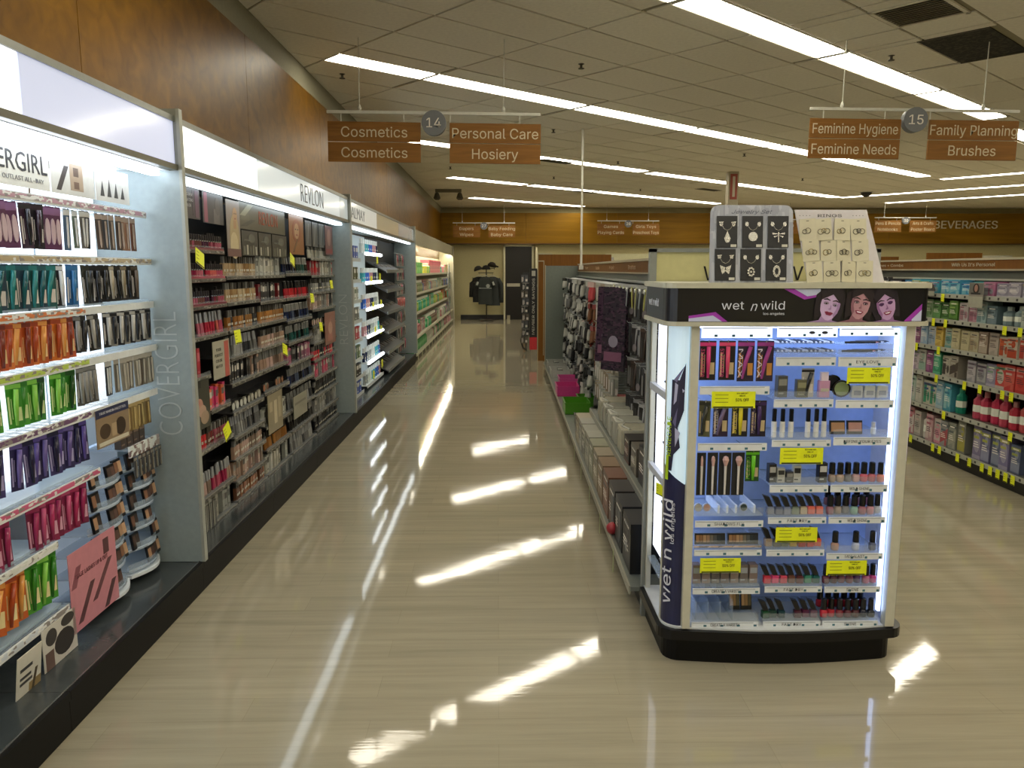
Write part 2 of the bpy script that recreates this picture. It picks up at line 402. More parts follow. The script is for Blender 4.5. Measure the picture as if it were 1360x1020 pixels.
bv = tag(obj('wall_lettering', ftext('BEVERAGES', 2.05, .47, mat('e0d8c4', .5), .015, .004), None, (14.95, 25.08, 3.02)), 'grey BEVERAGES lettering mounted on the wood band of the far wall', 'sign')
struct('wall_right', MB().box(18, 18.1, -6, 25.5, 0, CH + .02, PAINT).mesh())
struct('wall_front', MB().box(-2.6, 18, -6.1, -6, 0, CH + .02, PAINT).mesh())
struct('baseboard_back', MB().box(-1.2, .2, 25.36, 25.4, 0, .15, BLACK).box(1.18, 18, 25.36, 25.4, 0, .15, BLACK).mesh())
dr = struct('door_1', MB().box(.25, 1.1, 25.33, 25.38, 0, 2.33, mat('15110d', .35)).mesh())
obj('door_frame', MB().box(.19, .25, 25.3, 25.4, 0, 2.4, CREAM).box(1.1, 1.16, 25.3, 25.4, 0, 2.4, CREAM).box(.19, 1.16, 25.3, 25.4, 2.33, 2.4, CREAM).mesh(), dr)
obj('notice', MB().box(.3, .72, 25.315, 25.33, 1.06, 1.16, mat('b9b49f', .5)).mesh(), dr)
obj('door_stop', MB().box(.3, .4, 25.2, 25.3, 0, .14, mat('9a937a', .5)).mesh(), dr)
obj('wall_return', MB().box(1.2, 1.26, 24.9, 25.4, 0, 2.3, CREAM).mesh(), dr)

# ---------------------------------------------------------------- hanging aisle signs
RIM = mat('6a6d70', .5, .1)
def aisle_sign(x, y, zb, num, L2, R2, label, wl_=.80, wr=.79, tilt=.6, tw=(.56, .56, .74, .5)):
    o = tag(obj('aisle_sign', None, None, (x, y, zb), (0, R(tilt), 0)), label, 'aisle sign', 'hanging aisle signs')
    obj('bar', MB().box(-.92, .92, -.012, .012, -.012, .012, OFFW).mesh(), o)
    wr_ = MB()
    for sx in (-.64, .6): wr_.box(sx - .003, sx + .003, -.003, .003, .01, (CH - zb) , OFFW).lathe([(.012, .01), (.02, .03), (.008, .06)], OFFW, 6, sx, 0)
    obj('hanging_wire', wr_.mesh(), o)
    for sx in (-.8, -.26, .14, .74): obj('hook_wire', MB().box(sx - .003, sx + .003, -.003, .003, -.085, -.01, OFFW).mesh(), o)
    d = obj('number_disc', MB().disc(0, 0, .105, -.035, .035, RIM, 28).mesh(), o, (.0, 0, -.085))
    obj('number', ftext(num, .125, .155, mat('ece6da', .6), .002, .0008), d, (0, -.038, 0))
    for side, x0, x1, lines, off in ((0, -.915, -.915 + wl_, L2, 0), (1, .925 - wr, .925, R2, .012)):
        for k, st in enumerate(lines):
            z1 = -.08 - k * .172 - off * .0
            b = obj('board', MB().box(x0, x1, -.008, .008, z1 - .165, z1, SIGNW).mesh(), o)
            wd = tw[side * 2 + k]
            obj('lettering', ftext(st, wd, .165, SIGNT, .001, .0005), b, ((x0 + x1) / 2, -.01, z1 - .085))
aisle_sign(-.545, 7.0, 2.935, '14', ['Cosmetics', 'Cosmetics'], ['Personal Care', 'Hosiery'], 'wood board sign numbered 14 over the cosmetics aisle', tw=(.57, .57, .745, .40))
aisle_sign(3.64, 7.0, 2.975, '15', ['Feminine Hygiene', 'Feminine Needs'], ['Family Planning', 'Brushes'], 'wood board sign numbered 15 over the feminine hygiene aisle', tw=(.75, .75, .77, .42))
aisle_sign(-.4, 23.5, 2.965, '27', ['Diapers', 'Wipes'], ['Baby Feeding', 'Baby Care'], 'small wood board sign numbered 27 at the far end of the aisle', tilt=0, tw=(.42, .4, .78, .64))
aisle_sign(3.88, 23.5, 3.03, '28', ['Games', 'Playing Cards'], ['Girls Toys', 'Preschool Toys'], 'small wood board sign numbered 28 over the far toy aisle', tilt=0, tw=(.42, .78, .6, .76))
aisle_sign(12.07, 23.3, 3.12, '30', ['Pens & Pencils', 'Notebooks'], ['Arts & Crafts', 'Poster Board'], 'small wood board sign numbered 30 in front of the beverages lettering', tilt=0, tw=(.74, .6, .62, .7))
aisle_sign(8.05, 23.4, 3.07, '29', ['School', 'Office'], ['Books', 'Cards'], 'small wood board sign half hidden between the two jewellery display cards', tilt=0, tw=(.42, .4, .42, .4))
o = tag(obj('power_pole', MB().box(-.014, .014, -.014, .014, 1.6, CH, OFFW).mesh(), None, (1.2, 11.3, 0)), 'thin white power pole rising from the gondola to the ceiling', 'pole')
obj('foot', MB().box(-.03, .03, -.03, .03, 1.6, 1.66, OFFW).mesh(), o)
o = tag(obj('column', MB().box(-.1, .1, -.1, .1, 0, CH, mat('b5ae94', .6)).mesh(), None, (4.75, 16.1, 0)), 'square cream column with a red notice near its top', 'column')
obj('notice', MB().box(-.07, .07, -.115, -.1, 3.0, 3.5, mat('a04a3c', .5)).box(-.025, .025, -.12, -.114, 3.05, 3.45, mat('c9c2aa', .5)).mesh(), o)
# ---------------------------------------------------------------- products (front view, base at z = 0; hanging goods have their hole at z = 0)
PC = {}
def cached(f):
    def g(*a):
        k = (f.__name__,) + a
        if k not in PC: PC[k] = f(*a)
        return PC[k]
    return g
@cached
def P_lip(c, cap='101012'):
    return proto(('lipstick', MB().lathe([(.0095, 0), (.0095, .034)], mat(cap, .25), 8).lathe([(.0085, .034), (.0085, .041)], SILVER, 8).mesh()), [('cap', MB().lathe([(.0098, .041), (.0098, .068), (.009, .07)], mat(c, .3), 8).mesh())])
@cached
def P_gloss(c, cap='b9bbbd', h=.12):
    return proto(('lip_gloss', MB().lathe([(.0095, 0), (.0105, .004), (.0105, h * .56)], mat(c, .15), 8).mesh()), [('cap', MB().lathe([(.0085, h * .56), (.0085, h * .97), (.007, h)], mat(cap, .25, .5), 8).mesh())])
@cached
def P_polish(c, cap='0d0d10'):
    return proto(('nail_polish', MB().lathe([(.013, 0), (.0155, .004), (.0155, .026), (.007, .034)], mat(c, .12), 10).mesh(smooth=True)), [('cap', MB().lathe([(.0125, .033), (.0115, .076), (.009, .079)], mat(cap, .25), 8).mesh())])
@cached
def P_angled(c, cap='0d0d10'):
    """square polish bottle with a cap that leans to one side"""
    return proto(('nail_polish', MB().box(-.014, .014, -.012, .012, 0, .03, mat(c, .12)).box(-.009, .009, -.008, .008, .03, .036, mat(c, .2)).mesh(bevel=.002)), [('cap', MB().add([(-.01, -.009, .034), (.01, -.009, .034), (.01, .009, .034), (-.01, .009, .034), (-.032, -.01, .08), (-.006, -.01, .072), (-.006, .01, .072), (-.032, .01, .08)], [(0, 3, 2, 1), (4, 5, 6, 7), (0, 1, 5, 4), (1, 2, 6, 5), (2, 3, 7, 6), (3, 0, 4, 7)], mat(cap, .3)).mesh())])
@cached
def P_found(c, cap='22201d', h=.11):
    return proto(('foundation_bottle', MB().rbox(-.017, .017, -.013, .013, 0, h * .66, .005, mat(c, .25), 2).box(-.012, .012, -.0145, -.013, h * .24, h * .36, mat('b8b2a0', .5)).mesh()), [('cap', MB().rbox(-.012, .012, -.01, .01, h * .66, h, .004, mat(cap, .3), 2).mesh())])
@cached
def P_box(c, c2='e6e2da', w=.035, h=.11, d=.03):
    return proto(('carton', MB().box(-w / 2, w / 2, -d / 2, d / 2, 0, h, mat(c, .4)).mesh(bevel=.0012)), [('label', MB().box(-w * .4, w * .4, -d / 2 - .0008, -d / 2, h * .55, h * .85, mat(c2, .5)).box(-w * .4, w * .1, -d / 2 - .0008, -d / 2, h * .15, h * .22, mat(c2, .5)).mesh())])
@cached
def P_pbox(a, b, c, w=.1, h=.16, d=.06, sc=30):
    """printed carton: picture panel, band and lines of small print on its front"""
    y = -d / 2; k = (int(a[1:3], 16) + int(b[2:4], 16) + int(w * 997)) % 4
    m1, m2 = mat(b, .4), mat(c, .4); L = MB(); Q = MB()
    if k == 0: L.box(-w * .46, w * .46, y - .0008, y, h * .05, h * .42, m1).disc(w * .1, h * .66, w * .2, y - .001, y, m1, 12, h * .16)
    elif k == 1: L.disc(0, h * .5, w * .36, y - .0008, y, m1, 14, h * .3).box(-w * .5, w * .5, y - .0007, y, 0, h * .12, m1)
    elif k == 2: L.slab([(-w * .5, h * .1), (w * .5, h * .35), (w * .5, h * .75), (-w * .5, h * .5)], y - .0008, y, m1).box(w * .15, w * .42, y - .001, y, h * .05, h * .28, m1)
    else: L.box(-w * .46, -w * .05, y - .0008, y, h * .08, h * .9, m1).disc(w * .24, h * .35, w * .16, y - .0008, y, m1, 10, h * .2)
    Q.box(-w * .5, w * .5, y - .0012, y, h * .8, h * .9, m2).box(-w * .4, w * .2, y - .0014, y, h * .62, h * .7, m2)
    ink = mat('e6e2d8' if int(a[:2], 16) < 150 else '3a3640', .5)
    for q in range(3): Q.box(-w * .4, w * (.1 + .08 * q), y - .0015, y, h * (.5 - .07 * q), h * (.525 - .07 * q), ink)
    Q.box(-w * .3, w * .3, y - .0016, y, h * .825, h * .87, ink)
    return proto(('carton', MB().box(-w / 2, w / 2, -d / 2, d / 2, 0, h, mat(a, .4)).mesh()), [('label_print', L.mesh()), ('small_print', Q.mesh())])
@cached
def P_compact(c, lid='151417'):
    return proto(('compact', MB().disc(0, .032, .03, -.006, .006, mat(lid, .2), 16).mesh()), [('powder_pan', MB().disc(0, .032, .024, -.0075, -.006, mat(c, .6), 16).mesh())])
@cached
def P_palette(cols, w=.1, h=.05):
    b = MB().box(-w / 2, w / 2, -.006, .006, 0, h, mat('141416', .3)); n = len(cols); pn = MB(); ps = w * .92 / n
    root = ('makeup_palette', b.mesh(bevel=.001))
    return proto(root, [('powder_pan', MB().box(-w * .46 + i * ps + .001, -w * .46 + (i + 1) * ps - .001, -.0075, -.006, h * .2, h * .85, mat(c, .6)).mesh()) for i, c in enumerate(cols)])
@cached
def P_slim(c, w=.022, h=.15, c2='c9c5bb'):
    """pencil on a narrow hanging card"""
    return proto(('carded_pencil', MB().box(-w / 2, w / 2, -.001, .001, -h, 0, mat(c, .45)).mesh()), [('pencil', MB().lathe([(.0015, -h * .95), (.004, -h * .86), (.004, -h * .2)], mat(c2, .35), 6, 0, -.005).mesh()), ('header', MB().box(-w / 2, w / 2, -.0018, -.001, -h * .16, -.004, mat(c2, .5)).mesh())])
@cached
def P_masc(c, bg='16141a', w=.055, h=.16, lean=.0, c2='d8d2cc'):
    """mascara tube on a hanging blister card"""
    tl = MB().tube([(-lean, -.012, -h * .93), (-lean * .2, -.012, -h * .5), (lean, -.012, -h * .14)], [.005, .0085, .0085], mat(c, .22), 8)
    return proto(('carded_mascara', MB().box(-w / 2, w / 2, -.001, .001, -h, 0, mat(bg, .4)).mesh()), [('tube', tl.mesh(smooth=True)), ('header', MB().box(-w / 2, w / 2, -.0018, -.001, -h * .13, -.006, mat(c, .4)).mesh()), ('print', MB().box(w * .12, w * .42, -.0018, -.001, -h * .85, -h * .55, mat(c2, .5)).box(-w * .42, -w * .3, -.0018, -.001, -h * .9, -h * .3, mat(c2, .5)).box(-w * .22, -w * .17, -.0018, -.001, -h * .8, -h * .35, mat(c2, .5)).mesh())])
@cached
def P_lashcard(c, bg, w=.055, h=.16):
    """two pale rounded applicators on a purple card"""
    b = MB()
    for x in (-w * .22, w * .22): b.slab([(x + w * .18 * math.cos(t), -h * .58 + h * .3 * math.sin(t)) for t in [2 * math.pi * k / 12 for k in range(12)]], -.006, -.001, mat(c, .35))
    return proto(('carded_lash_kit', MB().box(-w / 2, w / 2, -.001, .001, -h, 0, mat(bg, .4)).mesh()), [('applicator', b.mesh()), ('header', MB().box(-w / 2, w / 2, -.002, -.001, -h * .2, -.006, mat('8a5f86', .5)).mesh())])
@cached
def P_bottle(c, cap='e8e8e4', w=.07, h=.2, lab='e9efe4'):
    r = w / 2
    return proto(('shampoo_bottle', MB().lathe([(r * .9, 0), (r, .01), (r, h * .68), (r * .45, h * .8)], mat(c, .3), 8).mesh(smooth=False)), [('cap', MB().lathe([(r * .5, h * .8), (r * .5, h)], mat(cap, .4), 8).mesh()), ('label', MB().lathe([(r * 1.015, h * .25), (r * 1.015, h * .5)], mat(lab, .5), 8).mesh())])
@cached
def P_tag(w=.085, h=.055):
    b = MB().box(-w / 2, w / 2, -.0008, .0008, -h, 0, YEL)
    p = MB().box(-w * .46, w * .46, -.0014, -.0008, -h * .98, -h * .9, INK)
    for k in range(3): p.box(-w * .42, -w * .12, -.0012, -.0008, -h * (.22 + .22 * k), -h * (.18 + .22 * k), mat('8f9416', .6))
    return proto(('sale_tag', b.mesh()), [('printing', p.mesh())])
def offtag(W, s, d, z, label, w=.2, h=.075, ry=0.0, rx=0.0, rz=0.0):
    o = put(W, P_tag(w, h), label, 'sale tag', 'yellow half price tags', s, d, z, rz, rx, ry)
    t = obj('lettering', ftext('50% OFF', w * .3, h * .36, INK, .0004, .0006), o, (w * .2, -.0016, -h * .5))
    t2 = obj('lettering', ftext('BUY ONE GET\nONE AT', w * .26, h * .15, INK, .0004, .0002), o, (w * .2, -.0016, -h * .18))
    return o
def line(W, items, fn, s0, pitch, d, z, desc, where, cat, group, jit=.0, dz=0, first=0, mark='the lettered panel', rz=0, skip=()):
    """a row of one kind of goods, labelled by colour and place"""
    for i, it in enumerate(items):
        if it is None: continue
        s = s0 + i * pitch
        cn = it[0]
        put(W, fn(*it[1:]), f'{cn} {desc}, {nth(i + first)} from {mark}, {where}', cat, group, s, d + rnd.uniform(-jit, jit), z + dz, rz + rnd.uniform(-jit, jit) * 6)

# ================================================================ LONG WALL OF COSMETICS (left of the aisle)
pl = obj('display_plinth', None); LW.put(pl); tag(pl, 'long low black plinth with glossy dark top under the cosmetics bays', 'plinth')
PTOP = mat('3c4142', .16, .0); KICK = mat('050505', .55, spec=.25)
for i in range(-4, 8):
    s0 = i * 1.22 + .0; s1 = min(s0 + 1.218, 9.86)
    obj('kick_panel', MB().box(s0, s1, -.015, .0, 0, .145, KICK).box(s0, s1, -.022, .004, .12, .15, KICK).mesh(), pl)
    obj('top_board', MB().box(s0, s1, .004, .42, .12, .148, PTOP).mesh(), pl)
obj('edge_trim', MB().box(-4.88, 9.86, -.004, .003, .148, .153, mat('7e8080', .25, .7)).mesh(), pl)
obj('base_body', MB().box(-4.88, 9.86, .0, .4, 0, .12, KICK).mesh(), pl)

def bay(name, label, s0, s1, panels, backs, text_=None, z0=2.07, z1=2.285, frame=STEEL):
    o = obj(name, None); LW.put(o); tag(o, label, 'display bay')
    a = obj('canopy', MB().box(s0, s1, .02, .4, z1 - .01, z1 + .005, GREYM).mesh(), o)
    obj('top_rail', MB().box(s0, s1, -.008, .02, z1 - .008, z1 + .018, frame).mesh(), o)
    obj('bottom_rail', MB().box(s0, s1, -.01, .03, z0 - .012, z0 + .014, mat('6e6c5c', .4, .3)).mesh(), o)
    for (a0, a1, c, e) in panels:
        obj('header_panel', MB().box(a0 + .003, a1 - .003, 0, .012, z0 + .014, z1 - .008, mat(c, .12, emit=e)).mesh(), o)
    for (a0, a1, zb, zt, c, e, dd) in backs:
        obj('back_panel', MB().box(a0, a1, dd, dd + .015, zb, zt, mat(c, .5, emit=e) if e else mat(c, .6)).mesh(), o)
    return o
def side_panel(s, label, word=None, wz=(.8, 1.4), wd=.09, z1=2.335, dd=.395, cap=.12, col='96a2a3', thick=.03, out=-.03):
    o = obj('side_panel', MB().box(0, thick, out + .015, dd, .15, z1 - .28, mat(col, .35, .15)).mesh()); LW.put(o, s); tag(o, label, 'side panel')
    obj('edge_strip', MB().box(-.002, thick + .004, out, out + .015, .15, z1, mat('a7aaa2', .4, .2)).mesh(), o)
    obj('head_block', MB().box(0, thick, out + .015, dd, z1 - .28, z1, mat('8f938c', .4, .2)).mesh(), o)
    if word:
        obj('lettering', ftext(word, wz[1] - wz[0], cap * 1.42, mat('b9c2c2', .35, .2), .001, -.0035), o, (-.002, wd, (wz[0] + wz[1]) / 2), (0, R(-90), R(-90)))
    return o
# rotation order for the lettering on a side panel: spin in its plane first, then face the camera
def face_out(o):
    e = Matrix.Rotation(R(-90), 4, 'Z') @ Matrix.Rotation(R(-90), 4, 'Y'); o.rotation_euler = e.to_euler()
SP = [side_panel(0, 'tall grey side panel lettered COVERGIRL up its face, between the first two bays', 'COVERGIRL'),
      side_panel(4.1, 'grey side panel lettered REVLON, between the dim bay and the mixed bay', 'REVLON', (.86, 1.35), .07, cap=.09),
      side_panel(9.86, 'plain grey side panel where the black plinth ends', None, thick=.05)]
for o in SP:
    for c in o.children:
        if c.name.startswith('lettering'): face_out(c)

# ---- first bay, white and back-lit
LIT = 'f2f8ff'
b1 = bay('display_bay', 'brightly back-lit white cosmetics bay beside the camera, hooks full of carded mascara', -4.0, 0,
         [(-4, -2.6, 'eef2fa', HEAD_E), (-2.6, -1.17, 'f4f7fb', HEAD_E * 1.1), (-1.17, 0, 'c6cde6', HEAD_E * .75)],
         [(-4.0 + .5 * i + .02, -3.5 + .5 * i - .02, .75, 2.02, LIT, 1.5, .385) for i in range(8)])
obj('back_board', MB().box(-4, 0, .4, .42, .15, 2.07, mat('a9b8c4', .5)).mesh(), b1)
obj('lamp_strip', MB().box(-4, -.04, .06, .1, 2.03, 2.05, mat('eef5ff', .5, emit=STRIP_E)).box(-4, -.04, .26, .30, 2.04, 2.055, mat('eef5ff', .5, emit=STRIP_E)).mesh(), b1)
obj('lamp_tray', MB().box(-4, 0, .03, .4, 2.056, 2.075, mat('dfe6ea', .4)).mesh(), b1)
RZ = dict(A=1.85, B=1.635, C=1.435, D=1.23, E=1.02, F=.775, G=.58, H=.315)
REND = dict(A=-.02, B=-.0, C=-.0, D=-.0, E=-.02, F=-.6, G=-.94, H=-.9)
RC = dict(A='b8909c', B='b9a886', C='d07a46', D='b9cf5a', E='6b4a6e', F='c85a80', G='d9dcd4', H='cfd6dc')
hookm = MB().tube([(0, .13, 0), (0, -.035, -.004), (0, -.05, .008)], .0022, mat('d5dde2', .2, .4), 5).mesh()
for k, z in RZ.items():
    s1 = REND[k]
    rr = obj('price_rail', MB().box(-3, s1, .143, .146, z - .014, z + .016, mat('dfe3e2', .35)).box(-3, s1, .146, .16, z + .012, z + .02, CLEARB).mesh(), b1)
    obj('rail_print', MB().box(-3, s1 * .5 - .62 if k in 'CDE' else s1, .1415, .143, z - .006, z + .012, printed(RC[k], 'e6e6e2', '8c8480', 100, .4, sx=.45)).mesh(), rr)
    if k in 'CDEFGH':
        obj('glass_shelf', MB().box(-3, s1 - .02, .16, .385, z + .02, z + .028, mat('cfe2ee', .12, alpha=.45)).mesh(), b1)
    else: obj('cross_bar', MB().tube([(-3, .2, z), (s1, .2, z)], .005, mat('cdd8de', .25, .4)).tube([(-3, .38, z + .02), (s1, .38, z + .02)], .005, mat('cdd8de', .25, .4)).mesh(), b1)
FB = 'of the lit bay'
GRP = 'carded mascaras on the hooks of the lit bay'
def hooks(s, z): obj('hook', hookm, b1, (s, .2, z - .014))
def prow(k, s0, pitch, items, fn, desc, cat, grp, dd=.168, ln=.0, ang=-16):
    z = RZ[k] - .016
    for i, it in enumerate(items):
        if it is None: continue
        s = s0 + i * pitch; cn = it[0]
        hooks(s, RZ[k])
        side = 'the grey lettered panel'; n = len(items) - 1 - i
        put(LW, fn(*it[1:]), f'{cn} {desc}, {nth(n)} from the grey panel, {nth("ABCDEFGH".index(k))} rail', cat, grp, s, dd + rnd.uniform(-.004, .01), z, R(ang) + rnd.uniform(-.25, .12), 0, rnd.uniform(-.05, .05))
pk = ('pink and purple', 'c9b0b4', '5a2c50'); dp = ('black and purple',)
prow('A', -1.33, .066, [pk, pk, None, pk, pk, pk, None, None, pk, pk], lambda a, b: P_lashcard(a, b), 'carded lash kit', 'lash kit', 'lash kits on the first rail')
prow('A', -1.33, .066, [None, None, ('black', '15121a', '241425'), None, None, None, ('black', '15121a', '3a2038'), ('plum', '2a1424', '15101a')], lambda a, b: P_masc(a, b), 'carded mascara', 'mascara', GRP, .16)
prow('A', -.655, .03, [('blue-grey', '4a6078')], lambda a: P_slim(a, .03, .16), 'carded pencil', 'eye pencil', 'carded pencils on the first rail')
prow('A', -.58, .032, [('olive', '5f6a5a'), ('taupe', '6a6660'), ('black', '1f2128'), ('navy', '20243a')], lambda a: P_slim(a, .026, .15), 'narrow carded pencil', 'eye pencil', 'narrow pencils by a gap in the first rail')
prow('A', -.40, .05, [('brown', '4c4038'), ('dark grey', '3a3d42'), ('grey-brown', '5d5650'), ('dark brown', '4a3f38'), ('tan', '8a6a55'), ('copper', '94705a'), ('umber', '6a4a3a')], lambda a: P_slim(a, .03, .15, 'a08c7a'), 'carded liner', 'eye liner', 'carded liners beside the grey panel')
tl = ('teal', '1f7a78', '17504c'); td = ('deep teal', '16585e', '213a4a')
prow('B', -1.32, .057, [tl, td, tl, tl, td, tl, td, tl, td, tl], lambda a, b: P_masc(a, b, .058, .165, .01), 'carded mascara', 'mascara', GRP, ang=-16)
prow('B', -.74, .06, [('black and white', 'd8d8d6', '14161c')], lambda a, b: P_masc(a, b, .05, .165), 'carded liner', 'eye liner', 'pair of liner cards in the second rail', ang=-10)
prow('B', -.65, .06, [('blue', '2f6ea0', '245a8a')], lambda a, b: P_masc(a, b, .055, .165), 'carded mascara', 'mascara', GRP, ang=-8)
prow('B', -.55, .045, [('olive black', '2a2a22', '3a3a30'), ('black', '111216', '1a1a1c'), ('black', '17161a', '0f0f10')], lambda a, b: P_masc(a, b, .042, .165), 'slim carded mascara', 'mascara', GRP)
prow('B', -.40, .055, [('black', '17150f', '14140f'), ('tan and black', 'a89c84', '1c1a16'), ('black', '17150f', '1a1812'), ('tan', '8a7c60', '2a261e'), ('black', '0f0f10', '24211a'), ('brown', '5c4c3a', '2a241c')], lambda a, b: P_masc(a, b, .045, .155), 'carded brow liner', 'eye liner', 'brow liners beside the grey panel')
og = [('orange', 'a8441c', 'd8762a'), ('bright orange', 'e09a4a', 'c05a20'), ('burnt orange', '7a2c14', 'b8501c')]
prow('C', -1.36, .047, [og[i % 3] for i in range(15)], lambda a, b: P_masc(a, b, .05, .16, .004, 'e8c890'), 'carded mascara', 'mascara', GRP)
prow('C', -.63, .04, [('grey', '8a877f', '2a2826'), ('black', '2a2826', '3a3834'), ('silver', 'a8a49a', '26241f'), ('dark grey', '3a3834', '57544e')], lambda a, b: P_masc(a, b, .036, .15), 'slim carded mascara', 'mascara', GRP)
prow('C', -.40, .052, [('black and white', 'bdb9b0', '16161a'), ('black', '17171a', '8a877f')] * 4, lambda a, b: P_masc(a, b, .045, .15), 'carded liner', 'eye liner', 'liner cards at the end of the third rail')
gr = [('green', '2f7a1c', '4a9a2a'), ('lime green', '8acc50', '3a8a20'), ('dark green', '1c4a14', '2f7a20')]
prow('D', -1.33, .05, [gr[0], gr[1], gr[2], gr[0], None, gr[1], gr[0], gr[1], gr[2], None, gr[1], gr[0], gr[2]], lambda a, b: P_masc(a, b, .052, .16, .004, 'cfe0a0'), 'carded mascara', 'mascara', GRP)
prow('D', -.66, .034, [('grey', '8f8c84', '57544c')] * 4, lambda a, b: P_masc(a, b, .03, .155), 'slim carded mascara', 'mascara', GRP)
prow('D', -.44, .03, [('dark grey', '3a3d42')] * 2, lambda a: P_slim(a), 'narrow carded pencil', 'eye pencil', 'narrow pencils in the middle of the fourth rail')
prow('D', -.34, .042, [('taupe', '6f695e'), ('grey', '8a867a'), ('brown', '5a5044')] * 3, lambda a: P_slim(a, .034, .15, 'b8b0a0'), 'carded liner', 'eye liner', 'liner cards at the end of the fourth rail')
pu = [('purple', '6a5a98', '2c2450'), ('dark purple', '1c1838', '3c3468'), ('violet', '5a4890', '28204a')]
prow('E', -1.4, .052, [pu[i % 3] if i not in (5,) else None for i in range(15)], lambda a, b: P_masc(a, b, .052, .17, .004, 'a8a0c8'), 'carded mascara', 'mascara', GRP)
prow('E', -.32, .048, [('gold', '8a7444'), ('bronze', '7a6238'), ('gold', '9a8450'), ('dark gold', '6a5630'), ('gold', '8a7848'), ('bronze', '75603a')], lambda a: P_slim(a, .036, .13, 'c0a870'), 'carded gold liner', 'eye liner', 'gold liner cards beside the grey panel')
pn = [('pink', 'b03060', '8a2048'), ('magenta', '9a2454', '701a3c'), ('rose', 'c04a74', '8a2a50')]
prow('F', -1.42, .054, [pn[i % 3] if i not in (5, 6) else None for i in range(14)], lambda a, b: P_masc(a, b, .052, .17, .006, 'd8a0b8'), 'carded mascara', 'mascara', GRP)
prow('G', -1.45, .062, [gr[1], gr[0], gr[2], og[1], og[0], og[1], gr[0], gr[1], gr[0]], lambda a, b: P_masc(a, b, .06, .19, .01, 'e8d8a0'), 'large carded mascara', 'mascara', GRP, .17)

def poster(W, s0, s1, d, z0, z1, bg, label, shapes=(), words=(), cat='poster', name='poster_card', t=.003, rz=0, rx=0, frame=None, grp=None):
    """printed card; shapes are (kind, x, z, w, h, colour) in fractions of the card, words (text, x, z, width, size, colour)"""
    w_, h_ = s1 - s0, z1 - z0
    o = obj(name, MB().box(0, w_, 0, t, 0, h_, bg if not isinstance(bg, str) else mat(bg, .3)).mesh()); W.put(o, s0, d, z0, rz, rx); tag(o, label, cat, grp)
    for i, (kd, x, z, ww, hh, c) in enumerate(shapes):
        b = MB(); m = mat(c, .35) if isinstance(c, str) else c; y1 = -.0006 * (1 + .15 * i); 
        if kd == 'box': b.box(x * w_, (x + ww) * w_, y1, 0, z * h_, (z + hh) * h_, m)
        elif kd == 'oval': b.slab([((x + ww * math.cos(t_)) * w_, (z + hh * math.sin(t_)) * h_) for t_ in [2 * math.pi * q / 16 for q in range(16)]], y1, 0, m)
        elif kd == 'tri': b.slab([(x * w_, z * h_), ((x + ww) * w_, z * h_), ((x + ww * .6) * w_, (z + hh) * h_)], y1, 0, m)
        elif kd == 'bar':  # leaning bar
            b.slab([(x * w_, z * h_), ((x + .1) * w_, z * h_), ((x + ww + .1) * w_, (z + hh) * h_), ((x + ww) * w_, (z + hh) * h_)], y1, 0, m)
        obj('print', b.mesh(), o)
    for (st, x, z, ww, sz, c) in words:
        obj('lettering', ftext(st, ww * w_, sz, mat(c, .5), .0004, sz * .004), o, (x * w_, -.0012, z * h_))
    return o
poster(LW, -1.35, -.78, .15, 1.885, 2.02, 'dcdcd2', 'white header card lettered COVERGIRL, largest of three above the first rail', words=[('COVERGIRL', .55, .62, .85, .095, '2a2a2c'), ('OUTLAST ALL-DAY', .72, .22, .42, .03, '77777a')])
poster(LW, -.77, -.46, .15, 1.885, 2.02, 'd2d2ca', 'white header card showing a brush and a tan swatch, middle of three', [('bar', .1, .1, .2, .7, '3a3434'), ('box', .42, .15, .3, .75, 'a8947c'), ('box', .5, .55, .12, .25, '5a4638'), ('box', .5, .2, .12, .2, '6a5040')])
poster(LW, -.45, -.16, .15, 1.885, 2.02, 'd8d8d2', 'white header card with four dark pointed pencils, beside the grey lettered panel', [('tri', .12 + .2 * i, .15, .12, .55 - .09 * abs(i - 1), '4a4846') for i in range(4)])
poster(LW, -.9, -.54, .135, .2, .52, 'c9828e', 'pink poster with drawn mascara tubes, low in the lit bay', [('bar', .1, .08, .3, .42, '5a3038'), ('bar', .42, .22, .38, .42, '6a3a44'), ('bar', .66, .02, .2, .3, '4f2a32'), ('box', .72, .72, .12, .2, '5a3038'), ('bar', .02, .55, .12, .25, '8a4a58')], [('TEASE LASHES UP & OUT', .45, .68, .7, .034, '5a2a34')])
poster(LW, -.63, -.35, .13, .87, 1.03, '8f7a60', 'brown eye shadow display card with a dark blue band', [('box', 0, .78, 1, .22, '2c3050'), ('oval', .25, .4, .16, .2, '4a3828'), ('oval', .72, .4, .16, .24, '3a2c22'), ('box', .45, .2, .14, .34, 'b09878'), ('box', .05, .04, .9, .1, 'cfc8b4')], [('TRUE NAKED PALETTES', .5, .89, .8, .02, 'c8c8d0')], 'display card')
strip1 = poster(LW, -1.28, -1.14, .135, .10, .30, 'd8d4c6', 'long white shelf strip with a tan photo, hanging below the lowest rail', [('box', .5, .0, .5, .4, '9a8458'), ('box', .12, .7, .5, .06, '3a3a3a'), ('box', .12, .55, .45, .05, '3a3a3a'), ('box', .12, .45, .5, .05, '3a3a3a'), ('bar', .55, .1, .2, .5, '4a3c28')], cat='shelf strip', rx=.12)
poster(LW, -1.1, -.88, .135, .15, .31, 'cfcac0', 'square shelf strip with dark round compacts, hanging below the lowest rail', [('oval', .62, .4, .3, .3, '2c2624'), ('oval', .75, .85, .2, .14, '35302e'), ('box', .05, .0, .24, .42, '6a5248'), ('oval', .25, .72, .16, .2, '3a3432')], cat='shelf strip')
